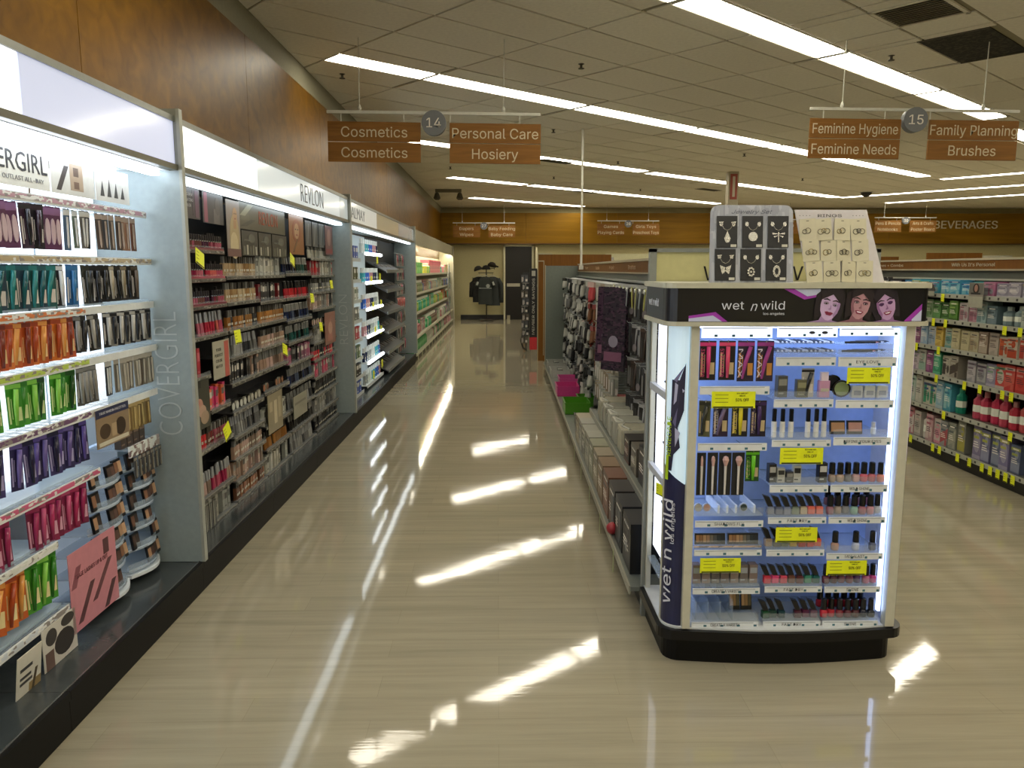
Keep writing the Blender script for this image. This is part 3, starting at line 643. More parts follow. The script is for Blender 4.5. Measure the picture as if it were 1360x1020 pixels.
# bowed clear trays with compacts, under the eye shadow card
tr = obj('compact_tray_unit', None); LW.put(tr, 0, 0, 0); tag(tr, 'bowed clear acrylic tray tower of compacts beside the grey lettered panel', 'display tray')
def bow(s): return .16 + .05 * abs(math.sin((s + .62) / .62 * math.pi * 2)) ** 1 if False else .15 + .06 * (1 - math.sin(max(0, min(1, ((s + .64) % .32) / .32)) * math.pi))
def bowstrip(s0, s1, z, h, m, t=.003):
    n = 8; b = MB()
    pts = [(s0 + (s1 - s0) * k / n, bow(s0 + (s1 - s0) * k / n * .999)) for k in range(n + 1)]
    vs = []; 
    return b.prism([(x, y) for x, y in pts] + [(x, y + t) for x, y in reversed(pts)], z, z + h, m)
TRZ = [.22, .315, .41, .505, .6, .695]
ACR = mat('cfe0f2', .15, alpha=.4)
for z in TRZ:
    for (a, b) in ((-.63, -.33), (-.31, -.02)):
        if a < -.5 and z > .72: continue
        n = 8; pts = [(a + (b - a) * k / n, .15 + .05 * (1 - math.sin(k / n * math.pi))) for k in range(n + 1)]
        q = obj('tray', MB().prism(pts + [(b, .38), (a, .38)], z - .006, z, ACR).prism(pts + [(x, y + .003) for x, y in reversed(pts)], z - .007, z + .006, mat('c8d6e6', .2)).prism(pts + [(x, y + .002) for x, y in reversed(pts)], z + .006, z + .03, CLEARB).mesh(), tr)
for (a, b) in ((-.63, -.33), (-.31, -.02)):
    pts = [(a + (b - a) * k / 8, .14 + .05 * (1 - math.sin(k / 8 * math.pi))) for k in range(9)]
    obj('bottom_rim', MB().prism(pts + [(b, .38), (a, .38)], .185, .2, mat('e4ebf0', .3)).mesh(), tr)
obj('tray_back', MB().box(-.65, 0, .37, .385, .185, .95, mat('c4d4e4', .4, emit=.25)).mesh(), tr)
for i_, z in enumerate(TRZ):
    for j_, (a, b) in enumerate(((-.63, -.33), (-.31, -.02))):
        for k in range(3):
            s = a + .05 + k * .1
            if (i_, j_, k) in ((0, 0, 2), (0, 1, 0), (1, 1, 1), (2, 1, 2)): continue
            c = ['8a6248', '6a4a3a', 'b08a6a', '4a3830'][(i_ * 2 + j_ + k) % 4]; cn = ['tan', 'brown', 'sand', 'dark brown'][(i_ * 2 + j_ + k) % 4]
            put(LW, P_palette((c, ['3a2e2a', '5a4038', 'c09a78'][k]), .066, .075), f'{cn} shadow compact, {nth(k)} in the {nth(5 - i_)} {"nearer" if j_ == 0 else "farther"} tray of the tray tower', 'compact', 'compacts in the bowed clear trays', s, .182 - .02 * (k == 1), z + .001, 0, -.15)
for k in range(4):
    put(LW, P_box('4a3c34', '8a7460', .055, .1, .03), f'brown shadow box, {nth(k)} on the clear ledge above the tray tower', 'carton', 'brown boxes above the tray tower', -.3 + .06 * k, .2, .8)
lg = obj('ledge', MB().box(-.32, -.02, .16, .37, .79, .8, ACR).box(-.32, -.02, .15, .16, .76, .81, printed('dfe4e2', 'a89c98', '7a6460', 50, .4)).mesh(), tr)
for k in range(7):
    put(LW, P_slim('4a4c50', .03, .1, '8a8478'), f'dark slim tube card, {nth(k)} along the clear ledge of the tray tower', 'eye liner', 'tube cards under the brown boxes', -.29 + .042 * k, .145, .758)
# ---- second bay, dim, black pegboard with clear trays
b2 = bay('display_bay', 'dim black-backed cosmetics bay under the REVLON header, trays packed with makeup', .03, 4.1,
         [(.03, 1.24, 'f6f8f4', HEAD_E * 1.25), (1.24, 3.72, 'cfd8dc', HEAD_E * .62), (3.72, 4.1, 'b9c4c8', HEAD_E * .5)],
         [(.03, 4.1, .15, 2.03, '17171a', 0, .33)])
obj('logo', ftext('REVLON', .74, .2, mat('4a4e52', .5), .001, -.004), b2, (2.66, -.003, 2.17))
obj('lamp_strip', MB().box(.06, 4.05, .05, .12, 2.03, 2.05, mat('e6f2f8', .5, emit=STRIP_E * .38)).mesh(), b2)
obj('lamp_tray', MB().box(.03, 4.1, .03, .4, 2.054, 2.07, mat('ccd4d8', .4)).mesh(), b2)
DW = 'of the dim bay'; FT = .14
lipm = mat('c9a49c', .25, .3)
def tray2(s0, s1, z, c='8a877c', d=FT, hh=.022, lip='cfcfc8'):
    t = obj('tray', MB().box(s0, s1, d, .33, z - .006, z, mat('3a3a3a', .3)).box(s0, s1, d - .003, d, z - .02, z + .002, mat(c, .35)).mesh(), b2)
    obj('label_strip', MB().box(s0 + .005, s1 - .005, d - .0045, d - .003, z - .017, z - .003, printed('5c5a52', '3a3832', '98968c', 90, .4, sx=.5)).mesh(), t)
    obj('front_lip', MB().box(s0, s1, d, d + .002, z, z + hh, CLEAR).mesh(), t)
    return t
lipC = [('berry', '7a2c3c'), ('rose', 'a05060'), ('brown', '6a4038'), ('plum', '4a2438')]
pinkC = [('pink', 'b04a60'), ('raspberry', '9a2448'), ('rose', 'b86070'), ('crimson', 'a8283c'), ('coral', 'c86058')]
tanC = [('beige', 'a89070'), ('sand', '9c8058'), ('ivory', 'b8a484'), ('tan', '8a6a44')]
orC = [('amber', '8a5a2a'), ('honey', 'a8743c'), ('tan', '946a3c')]
greyC = [('grey', '6a6a68'), ('silver', '9a9a96'), ('charcoal', '34363a')]
navC = [('navy', '1f2a4a'), ('blue-black', '14182c'), ('slate', '4a5468'), ('black', '111114')]
grnC = [('dark green', '1c3a34'), ('teal', '24504c'), ('black', '141a18')]
nudC = [('nude', 'a08472'), ('pale pink', 'b89a90'), ('taupe', '7a675a')]
redC = [('red', 'a02430'), ('scarlet', 'c02c34'), ('dark red', '6a1a22')]
brnC = [('brown', '6a4632'), ('caramel', '8a5c3c'), ('copper', '9a6040')]
whtC = [('white', 'b8b8ae'), ('cream', 'a8a494'), ('pale grey', '94968e')]
blkC = [('black', '17171a'), ('charcoal', '2e2e30'), ('black', '101012')]
COLS2 = {
 'first': (.34, .98, [(1.71, 'lip', lipC), (1.55, 'lip', pinkC), (1.40, 'lip', lipC), (1.23, 'gloss', pinkC), (1.01, 'boxh', redC), (.80, 'box', [('orange', 'd0603a'), ('pink', 'c83a6a'), ('coral', 'd8644c')]), (.60, 'found', redC + lipC), (.33, 'gloss', nudC + pinkC[:2]), (.155, 'box', whtC)]),
 'second': (1.0, 1.62, [(1.56, 'found', tanC), (1.40, 'found', tanC), (1.23, 'found', greyC[2:] + orC), (1.06, 'gloss', greyC), (.90, 'box', blkC + nudC[:1]), (.72, 'card', whtC), (.56, 'gloss', greyC), (.42, 'found', nudC), (.28, 'box', nudC), (.155, 'found', brnC)]),
 'third': (1.64, 2.27, [(1.56, 'box', whtC), (1.38, 'box', blkC + redC[2:]), (1.23, 'found', orC), (1.06, 'found', nudC), (.90, 'gloss', nudC), (.74, 'card', brnC), (.50, 'box', whtC), (.33, 'gloss', orC), (.155, 'box', whtC)]),
 'fourth': (2.30, 3.08, [(1.57, 'gloss', navC + grnC), (1.38, 'gloss', redC), (1.20, 'gloss', navC), (1.03, 'gloss', grnC), (.86, 'box', [('pink', 'a05070'), ('black', '141416'), ('black', '17171a'), ('mauve', '7a4a60')]), (.69, 'gloss', navC), (.50, 'gloss', greyC + whtC[:1]), (.33, 'gloss', blkC), (.155, 'gloss', greyC)]),
 'fifth': (3.11, 4.05, [(1.70, 'gloss', whtC), (1.55, 'box', redC + whtC), (1.40, 'found', greyC), (1.25, 'box', nudC + greyC), (1.10, 'card', nudC), (.95, 'box', greyC), (.80, 'found', redC[:2] + blkC), (.64, 'box', [('pink', 'c04868'), ('grey', '6a6a68')]), (.48, 'found', blkC), (.32, 'box', greyC), (.17, 'found', blkC)]),
}
KN = {'lip': ('lipstick', 'lipstick', .034), 'gloss': ('lip gloss tube', 'lip gloss', .036), 'box': ('makeup box', 'makeup box', .048), 'boxh': ('lip colour box', 'makeup box', .05), 'found': ('makeup bottle', 'makeup bottle', .039), 'card': ('round compact', 'compact', .075)}
for cn, (s0, s1, rows) in COLS2.items():
    for ri, (z, kd, pal) in enumerate(rows):
        if cn == 'first' and z == .80: a0, a1 = .64, .96
        elif cn == 'first' and z == 1.01: a0, a1 = .34, .66
        else: a0, a1 = s0, s1
        tray2(a0, a1, z, {'lip': '7a5c56'}.get(kd, '7d7a70'))
        nm, cat, pit = KN[kd]; n = int((a1 - a0 - .02) / pit)
        if kd == 'lip':
            obj('riser', MB().box(a0, a1, .17, .22, z, z + .03, BLACK).box(a0, a1, .22, .27, z, z + .06, BLACK).box(a0, a1, .27, .33, z, z + .09, BLACK).box(a0, a1, FT, .17, z + .0, z + .012, mat(pal[0][1], .3)).mesh(), b2)
        run = 0
        for i in range(n):
            if rnd.random() < .05: continue
            c = pal[(i // (3 if len(pal) > 3 else 4)) % len(pal)] if rnd.random() < .8 else rnd.choice(pal)
            s = a0 + .02 + pit * (i + .5)
            lab = f'{c[0]} {nm}, {nth(i)} from the lettered side, {nth(ri)} tray of the {cn} stack'
            grp = f'{nm}s in the {cn} stack of the dim bay'
            if kd == 'lip':
                for q in range(1 if rnd.random() < .6 else 2):
                    dd = (.155, .195)[q]; 
                    put(LW, P_lip('1e181a', c[1]), lab + (', behind' if q else ''), cat, grp, s, dd, z + (.012 if q == 0 else .03))
            elif kd == 'gloss': put(LW, P_gloss(c[1], 'b4b6b8' if pal in (pinkC, greyC) or len(pal) == 5 else ('2a2a2c' if pal in (orC, redC) else '9a9a96'), .13), lab, cat, grp, s, .165 + rnd.uniform(0, .01), z, 0, rnd.uniform(-.12, 0))
            elif kd == 'box': put(LW, P_box(c[1], rnd.choice(['8a8880', 'c8c4b8', '5a5854']), .04, .12 + .01 * (i % 2)), lab, cat, grp, s, .17 + rnd.uniform(0, .015), z, rnd.uniform(-.1, .1))
            elif kd == 'boxh': put(LW, P_box(c[1], 'c06068', .044, .16), lab, cat, grp, s, .17, z)
            elif kd == 'found': put(LW, P_found(c[1], rnd.choice(['22201d', '2a2826', '6a6a68']), .12), lab, cat, grp, s, .165 + rnd.uniform(0, .01), z)
            elif kd == 'card':
                put(LW, P_compact(c[1], '8d8b80' if i % 2 else '2a2826'), lab, cat, grp, s, .165, z)
def P2(*a, **k): return poster(LW, *a, **k)
P2(.36, .62, .132, 1.87, 2.03, '2c2426', 'dark lip colour poster with pale lettering, first along the top of the dim bay', [('box', .74, .05, .2, .9, '5a3448'), ('box', .6, .1, .08, .85, '3a2a34')], [('THE SUPER\nHYDRATING\nCOLOR', .36, .6, .55, .03, 'b9b4b0')])
P2(.66, .98, .132, 1.86, 2.03, '2e2c2e', 'dark poster with a pink bar, second along the top of the dim bay', [('box', .06, .02, .16, .96, '8a4458'), ('box', .5, .0, .3, .5, '5a5450'), ('oval', .7, .6, .12, .3, '4a4440')])
P2(1.03, 1.27, .132, 1.68, 2.02, '8c8078', 'tall poster of a woman with long blond hair above the second stack', [('oval', .55, .36, .36, .4, 'a8946a'), ('oval', .62, .74, .17, .14, 'b08a60'), ('box', .5, .5, .2, .14, 'a88058'), ('oval', .5, .2, .3, .24, 'c0b088'), ('oval', .58, .77, .03, .012, '2a1c14'), ('oval', .7, .77, .03, .012, '2a1c14'), ('oval', .63, .68, .05, .014, '8a3a34'), ('box', 0, 0, 1, .14, '6a4a44')])
P2(1.29, 2.35, .145, 1.86, 2.03, '4a4632', 'wide olive poster lettered REVLON in rust across the top of the dim bay', [('tri', .02, .35, .2, .6, '5c5840'), ('bar', .02, .5, .16, .45, '8a866c'), ('bar', .03, .1, .2, .3, '3a3828')], [('REVLON', .6, .5, .42, .13, '9a4420')])
for i, (a, b) in enumerate(((1.29, 1.62), (1.64, 1.93), (1.95, 2.33))):
    P2(a, b, .132, 1.69, 1.85, '33342e', f'dark olive poster with bottles, {["first", "middle", "last"][i]} of three under the rust-lettered poster', [('box', .1 + .18 * k, .04, .1, .34 + .05 * (k % 2), ['6a6a5c', 'a8a698', '5a5a4c'][(k + i) % 3]) for k in range(5)] + [('oval', .6, .7, .2, .18, '5a5c50')], [('PHOTOREADY', .4, .62, .5, .022, '8c8c80')])
P2(2.42, 2.86, .132, 1.72, 2.03, '8a5a34', 'tan poster of a woman with red hair beside the rust-lettered poster', [('oval', .5, .6, .3, .3, '8a4c2c'), ('oval', .5, .6, .17, .2, 'b08a64'), ('oval', .43, .64, .04, .02, '2a1c14'), ('oval', .58, .64, .04, .02, '2a1c14'), ('oval', .5, .5, .07, .02, '8a3028'), ('bar', .2, .05, .3, .35, '6a4a2a')])
for i in range(3):
    P2(2.92 + .24 * i, 3.13 + .24 * i, .132, 1.80, 2.01, '3c4042', f'grey poster with a silver tube, {["first", "second", "third"][i]} of three high in the dim bay', [('bar', .3, .1, .2, .8, '8a8e8c'), ('box', .1, .0, .7, .08, '5a5c5a')])
P2(3.66, 3.98, .132, 1.74, 2.01, '6a4440', 'dull red poster high in the dim bay beside the REVLON side panel', [('oval', .5, .6, .25, .3, '9a7468'), ('box', .1, .05, .8, .15, '8a3a38')])
P2(.30, .60, .130, .73, 1.00, '3c3e34', 'olive poster of fingers with coral nails, low beside the COVERGIRL panel', [('oval', .3, .62, .16, .14, 'c09488'), ('oval', .5, .5, .16, .14, 'b88878'), ('oval', .62, .36, .18, .13, 'b89884'), ('oval', .72, .22, .2, .14, 'a89078'), ('oval', .22, .7, .07, .08, 'b8504c'), ('oval', .42, .56, .07, .08, 'b8504c'), ('box', .0, .85, .6, .15, '22241f')])
P2(.68, .95, .128, .97, 1.19, 'a8a594', 'cream poster with a coral stripe and black lettering in the dim bay', [('box', .68, .0, .26, .96, 'b85c50')], [('YOUR\nPERFECT\nCOLOR\nMATCH', .33, .55, .46, .034, '4a4a40')])
P2(1.66, 2.02, .128, .44, .72, '8a8066', 'beige poster of pale bottles in the lower dim bay', [('box', .1, .55, .2, .25, 'b0a488'), ('box', .4, .2, .2, .6, 'c0b498'), ('box', .68, .3, .2, .55, 'a89c80')])
P2(2.33, 2.75, .128, .42, .60, '8c8a7a', 'plain grey-beige card in the lower part of the fourth stack', [('box', .1, .6, .8, .1, '6a685c')])
P2(3.5, 3.95, .126, .9, 1.2, '8a5c4c', 'salmon pink poster low beside the REVLON side panel', [('tri', .2, .1, .5, .8, 'a87060'), ('oval', .5, .5, .2, .2, 'b8907c')])
for i in range(5):
    P2(.33 + .055 * i, .375 + .055 * i, .126, .15, .30, '1c1c1c', f'narrow white-edged card, {nth(i)} of five at the foot of the first stack', [('box', .0, .0, .16, 1, 'b8b6a8'), ('bar', .3, .05, .3, .9, 'b8b6a8')], cat='card', grp='white-edged cards at the foot of the first stack')
for i, (s, z, a) in enumerate([(.50, 1.70, .35), (2.36, 1.71, .4), (2.05, 1.05, .3), (1.02, 1.235, .0), (2.93, 1.40, .05), (3.22, 1.135, .1), (.74, .70, -.3), (3.7, 1.5, 0)]):
    put(LW, P_tag(.11, .085), f'yellow sale tag, {nth(i)} of those dotted over the dim bay', 'sale tag', 'yellow sale tags on the dim bay', s, .1, z, 0, -.1, a)

# ---- third bay, mixed: lit bars, dark slanted shelves, hanging packs
b3 = bay('display_bay', 'mixed cosmetics bay with glowing shelf bars and dark slanted trays under the ALMAY header', 4.13, 9.86,
         [(4.13, 5.9, 'ccd0cc', HEAD_E * .5), (5.9, 7.9, 'aaa48c', HEAD_E * .35), (7.9, 9.86, '9aa0a0', HEAD_E * .35)],
         [(4.13, 5.55, .15, 2.03, 'a8b0b0', 0, .34), (5.57, 6.95, .15, 2.03, 'b8c4c8', .25, .34), (6.97, 9.86, .15, 2.03, '26282a', 0, .34)])
obj('logo', ftext('ALMAY', .78, .17, mat('565a5a', .5), .001, -.003), b3, (4.67, -.003, 2.17))
obj('lamp_strip', MB().box(4.2, 9.8, .05, .10, 2.03, 2.05, mat('eaf2f4', .5, emit=STRIP_E * .45)).mesh(), b3)
obj('lamp_tray', MB().box(4.13, 9.86, .03, .4, 2.054, 2.07, mat('b8bcb8', .4)).mesh(), b3)
def tray3(s0, s1, z, c, d=.14, tilt=0):
    return obj('tray', MB().box(s0, s1, d, .34, z - .008, z, mat(c, .35)).box(s0, s1, d - .004, d, z - .03, z + .012, mat(c, .35)).mesh(), b3)
C3 = [('red', 'a83038'), ('white', 'c8cac4'), ('blue', '2f4a9a'), ('green', '6a8060'), ('grey', '70746e'), ('olive', '5a5c3c'), ('black', '17181a')]
for ri, z in enumerate([1.72, 1.48, 1.25, 1.02, .80, .58, .37, .17]):
    tray3(4.2, 5.5, z, 'b4bab8')
    for i in range(8):
        c = C3[(ri * 3 + i // 3) % 7] if ri != 4 else C3[0]
        put(LW, P_box(c[1], 'c8c8c0' if c[0] != 'white' else '6a7a6a', .11, .15, .03), f'{c[0]} beauty carton, {nth(i)} from the REVLON panel, {nth(ri)} pale tray', 'carton', 'cartons in the pale stack beyond the REVLON panel', 4.32 + .15 * i, .17, z, rnd.uniform(-.1, .1))
BAR = mat('f4fbff', .4, emit=STRIP_E * .55)
for ri, z in enumerate([1.80, 1.45, 1.13, .80, .48, .20]):
    tray3(5.62, 6.92, z, 'd0d8da', .12)
    if ri < 5: obj('light_bar', MB().tube([(5.7, .11, z + .05 - .06), (6.88, .11, z + .05 - .06)], .02, BAR, 8).mesh(), b3)
    for i in range(9):
        c = [('white', 'cfd4d2'), ('aqua', '4aa8b8'), ('blue', '3a62b8'), ('pink', 'b88890'), ('navy', '1f2a4c'), ('silver', '9aa0a0')][(ri + i // 2) % 6]
        put(LW, P_found(c[1], 'e0e4e4', .17), f'{c[0]} skincare bottle, {nth(i)} along the {nth(ri)} glowing shelf', 'skincare bottle', 'bottles on the glowing shelves', 5.72 + .14 * i, .17, z, scale=(1.6, 1.4, 1))
for i, (s, z) in enumerate([(6.0, 1.52), (6.7, 1.55), (6.1, 1.2), (6.75, 1.2), (6.2, .88), (6.7, .86), (6.0, .34), (6.7, .40), (4.7, 1.5), (6.5, 1.78)]):
    put(LW, P_tag(.12, .11), f'yellow sale tag, {nth(i)} of those on the glowing shelves', 'sale tag', 'yellow sale tags on the glowing shelves', s, .1, z, 0, 0, rnd.uniform(-.2, .2))
for ri, z in enumerate([1.62, 1.35, 1.05, .78, .50, .25]):
    t = obj('slanted_tray', MB().add([(7.0, .06, z - .06), (8.75, .06, z - .06), (8.75, .33, z + .08), (7.0, .33, z + .08), (7.0, .06, z - .045), (8.75, .06, z - .045), (8.75, .33, z + .095), (7.0, .33, z + .095)], [(0, 3, 2, 1), (4, 5, 6, 7), (0, 1, 5, 4), (1, 2, 6, 5), (2, 3, 7, 6), (3, 0, 4, 7)], mat('3c3f42', .3)).box(7.0, 8.75, .05, .06, z - .065, z - .02, mat('8a8f90', .3, .4)).mesh(), b3)
    for i in range(9):
        c = [('black', '141416'), ('grey', '60646a'), ('brown', '4c3c34'), ('silver', '8c9092')][(ri + i) % 4]
        put(LW, P_palette((c[1], '8a8278'), .12, .1), f'{c[0]} eye shadow palette, {nth(i)} on the {nth(ri)} slanted tray', 'palette', 'palettes on the dark slanted trays', 7.12 + .19 * i, .16, z + .0, 0, -1.0)
for ri, z in enumerate([1.85, 1.62, 1.38, 1.15, .92, .68, .45]):
    obj('cross_bar', MB().tube([(8.8, .2, z + .01), (9.84, .2, z + .01)], .006, STEEL, 5).mesh(), b3)
    for i in range(6):
        c = [('pink', 'a8485c'), ('grey', '5a5e62'), ('black', '1a1b1e'), ('beige', '8a8070')][(ri // 2 + i) % 4] if ri not in (3,) else ('coral', 'c0605c')
        put(LW, P_masc(c[1], '8c8a82', .12, .2), f'{c[0]} carded beauty tool, {nth(i)} on the {nth(ri)} hook row before the plain grey panel', 'beauty tool', 'carded tools at the end of the mixed bay', 8.92 + .16 * i, .17, z)
P2(4.2, 4.6, .12, 1.78, 2.0, '8a4a42', 'red-brown poster just beyond the REVLON side panel', [('oval', .5, .5, .2, .3, 'a86a60')])

# ---- far bay of shampoo and body wash shelves
b4 = obj('display_bay', None); LW.put(b4); tag(b4, 'far warm-lit shelving bay of shampoo bottles beneath a plain beige header', 'display bay')
BEI = mat('9a947c', .5)
obj('header_board', MB().box(9.92, 20.6, 0.0, .03, 2.03, 2.30, BEI).mesh(), b4)
obj('header_top', MB().box(9.92, 20.6, .03, .42, 2.27, 2.30, BEI).mesh(), b4)
obj('back_panel', MB().box(9.92, 20.6, .4, .42, .05, 2.3, mat('a8a288', .6)).mesh(), b4)
obj('lamp_strip', MB().box(10.0, 20.3, .06, .12, 2.06, 2.09, mat('fff6dc', .5, emit=STRIP_E * 5)).mesh(), b4)
obj('kick_panel', MB().box(9.92, 20.6, .07, .09, 0, .1, mat('5c5a4c', .6)).mesh(), b4)
obj('end_wall', MB().box(20.3, 20.6, -.03, .4, 0, 2.3, mat('a8a48f', .5)).mesh(), b4)
def blend(a, b, t): return ''.join('%02x' % int(int(a[i:i + 2], 16) * (1 - t) + int(b[i:i + 2], 16) * t) for i in (0, 2, 4))
zs = [.11, .41, .81, 1.17, 1.52]
PALB = [[('green', '3f8a4c'), ('white', 'b8b8a8'), ('dark green', '1f6a3c'), ('pink', 'a86070')], [('pink', 'a85a64'), ('green', '2f9a62'), ('brown', '6a5444'), ('white', 'bcbcae'), ('mauve', '8a7484')],
        [('teal', '1f9a78'), ('emerald', '2aa07c'), ('lime', '9ab04a'), ('orange', 'c0683a')], [('olive', '7a8458'), ('rose', 'a07068'), ('pale green', '9ab494'), ('blue', '5a6a9a')], [('green', '4aa848'), ('yellow', 'c8c040'), ('teal', '2f9a7c'), ('pink', 'd07888')]]
for ri, z in enumerate(zs):
    sh = obj('shelf', MB().box(9.95, 20.28, -.0 if ri < 2 else .06, .4, z - .02, z, mat('b4b09c', .4)).box(9.95, 20.28, -.006 if ri < 2 else .054, -.0 if ri < 2 else .06, z - .035, z + .01, mat('c4c0ac', .4)).mesh(), b4)
    for i in range(48):
        s = 10.05 + .21 * i; pal = PALB[ri]; c = pal[min(len(pal) - 1, i // (48 // len(pal)))] if rnd.random() < .6 else pal[i % len(pal)]
        if ri == 4 and 18 < i < 34:
            if i % 2: put(LW, P_pbox('c86470', 'd89a9a', 'c8505c', .36, .3, .2, 14), f'pink pack of pads, {nth((i - 19) // 2)} along the top shelf of the warm-lit bay', 'pack', 'pink packs on the top shelf', s + .1, .22, z)
            continue
        h = .24 if ri in (0, 1, 2) else .22
        if (i // 6 + ri) % 3 == 2: put(LW, P_pbox(c[1], blend(c[1], 'e0dcc8', .5), blend(c[1], '202020', .4), .16, h, .1, 24), f'{c[0]} toiletry carton, {nth(i)} from the plain grey panel, {nth(ri)} shelf up, warm bay', 'carton', 'cartons on the warm-lit shelves', s, .12 + .05 * (ri > 1), z)
        else: put(LW, P_bottle(c[1], 'd8d8c8', .16, h, blend(c[1], 'd8d8c0', .35)), f'{c[0]} shampoo bottle, {nth(i)} from the plain grey panel, {nth(ri)} shelf up, warm bay', 'shampoo bottle', 'bottles on the warm-lit shelves', s, .12 + .05 * (ri > 1), z)
for i in range(14):
    put(LW, proto(('shelf_tag', MB().box(-.03, .03, -.001, .001, -.13, 0, mat('cfd0a8', .5)).mesh()), []), f'small pale shelf tag, {nth(i)} hanging under the lowest warm-lit shelf', 'shelf tag', 'pale tags under the lowest shelf', 10.2 + .7 * i, -.01, .09)
for i in range(8):
    put(LW, P_masc(['8a9a9a', 'b8a898', '4a6a5a'][i % 3], '6a7a78', .2, .28), f'hanging toiletry pack, {nth(i)} of the clip strip at the end of the warm bay', 'hanging pack', 'hanging packs at the end of the warm-lit bay', 18.6 + .2 * (i % 2), -.01, 1.75 - .17 * i)
obj('clip_strip', MB().box(18.57, 18.62, .02, .03, .3, 1.8, OFFW).box(18.78, 18.82, .02, .03, .3, 1.8, OFFW).mesh(), b4)

# ---- clothes on a stand against the back wall, left of the door
cs = tag(obj('clothes_stand', None, None, (-.35, 24.6, 0)), 'black clothes stand with a round base before the back wall', 'clothes stand')
obj('base', MB().lathe([(.24, 0), (.24, .015), (.04, .03)], BLACK, 16).mesh(), cs)
obj('pole', MB().tube([(0, 0, .02), (0, 0, 1.62)], .018, BLACK, 8).mesh(), cs)
obj('arm', MB().tube([(-.25, 0, 1.5), (.22, 0, 1.5)], .012, BLACK, 6).mesh(), cs)
def garment(x, y, z, w, h, c, label, sleeve, trim=None, rz=0):
    n = 12; b = MB(); rows_ = [(0, .16), (-.05, .42), (-.12, .5), (-.3, .46), (-.62, .47), (-1, .5)]
    vs = []
    for fz, fw in rows_:
        for k in range(n):
            t = 2 * math.pi * k / n; fold = 1 + .06 * math.sin(3 * t + fz * 4)
            vs.append((fw * w * math.cos(t) * fold, .09 * math.sin(t) * (.4 + fw), z * 0 + fz * h))
    fs = [(j * n + k, j * n + (k + 1) % n, (j + 1) * n + (k + 1) % n, (j + 1) * n + k) for j in range(len(rows_) - 1) for k in range(n)]
    b.add(vs, fs, mat(c, .85)); o = obj('shirt', b.mesh(smooth=True), None, (x, y, z), (0, 0, rz)); tag(o, label, 'shirt', )
    for sd in (-1, 1):
        obj('sleeve', MB().tube([(sd * w * .36, 0, -.07 * h), (sd * w * .55, 0, -.25 * h), (sd * w * (.62 if sleeve > .5 else .6), 0, -sleeve * h)], [.07, .075, .06], mat(c, .85), 8).mesh(smooth=True), o)
        if trim: obj('sleeve_stripe', MB().tube([(sd * w * .5, -.06, -.18 * h), (sd * w * .58, -.05, -.3 * h)], .035, mat(trim, .8), 6).mesh(), o)
    obj('hanger', MB().tube([(-w * .2, 0, .01), (0, 0, .05), (w * .2, 0, .01)], .012, mat('b8bab0', .4), 6).tube([(0, 0, .05), (0, 0, .12)], .006, SILVER, 5).mesh(), o)
    return o
g1 = garment(-.58, 24.78, 1.38, .42, .8, '161614', 'black long-sleeved top on the left of the clothes stand'.replace('on the left of', 'hanging behind the striped jersey on'), .8)
g2 = garment(-.16, 24.72, 1.38, .46, .9, '2c302f', 'dark grey long-sleeved top hanging nearer the door on the clothes stand', .9)
g3 = garment(-.38, 24.46, 1.38, .46, .85, '1f2422', 'dark jersey with white sleeve stripes at the front of the clothes stand', .38, 'a8aca8')
obj('chest_print', MB().disc(.08, -.28, .06, -.09, -.08, mat('8a8e8a', .7), 12).box(-.2, .2, -.09, -.085, -.36, -.34, mat('8a8e8a', .7)).mesh(), g3)
for i, (x, z, c) in enumerate([(-.6, 1.58, '1c1a16'), (-.36, 1.6, '141412'), (-.18, 1.7, '24201c')]):
    o = tag(obj('cap', MB().lathe([(.14, 0), (.13, .06), (.08, .12), (.01, .14)], mat(c, .8), 12).mesh(smooth=True), None, (x, 24.6, z), (0, .3 * (i - 1), .4 * i)), f'dark peaked cap, {nth(i)} of three over the clothes stand', 'cap', 'caps over the clothes stand')
    obj('peak', MB().slab([(.13 * math.cos(t), .13 * math.sin(t)) for t in [math.pi * q / 8 for q in range(9)]], -.006, .006, mat(c, .8)).mesh(), o, (0, -.12, .01), (R(90), 0, 0))
obj('cap_peg', MB().tube([(-.3, 0, 1.62), (-.3, 0, 1.7)], .01, BLACK, 5).tube([(.25, 0, 1.6), (.27, 0, 1.8)], .01, BLACK, 5).tube([(-.3, 0, 1.64), (.26, 0, 1.64)], .01, BLACK, 5).mesh(), cs)
# ================================================================ TOWER at the end of the middle gondola
def plan(o=0.0, n=5, back=.43, r=.07, x0=-.485, x1=.49, bow_=.035):
    """footprint seen from above, front bowed, corners rounded, grown by o"""
    pts = []
    for k in range(n + 1):   # front left corner
        a = R(180 + 90 * k / n); pts.append((x0 - o + (r + 0) + r * math.cos(a), -0 - o + r + r * math.sin(a)))
    for k in range(1, 8):
        t = k / 8; pts.append((x0 - o + r + (x1 - x0 + 2 * o - 2 * r) * t, -o - bow_ * math.sin(math.pi * t)))
    for k in range(n + 1):
        a = R(270 + 90 * k / n); pts.append((x1 + o - r + r * math.cos(a), -o + r + r * math.sin(a)))
    return pts + [(x1 + o, back), (x0 - o, back)]
TWR = obj('display_tower', None); TW.put(TWR); tag(TWR, 'glowing white makeup display tower with bowed black base, standing at the gondola end', 'display tower')
CRM = mat('b9b7a4', .4); FRM = mat('c4c2b0', .4)
BB = mat('030304', .45, spec=.25)
obj('base', MB().prism(plan(-.01), 0, .115, BB).mesh(), TWR)
obj('base_rim', MB().prism(plan(.02), .105, .145, mat('0c0c0d', .3, spec=.35)).mesh(), TWR)
obj('base_deck', MB().prism(plan(.0), .145, .152, mat('d0d4d6', .3)).mesh(), TWR)
BLUEL = 'a9c4ff'
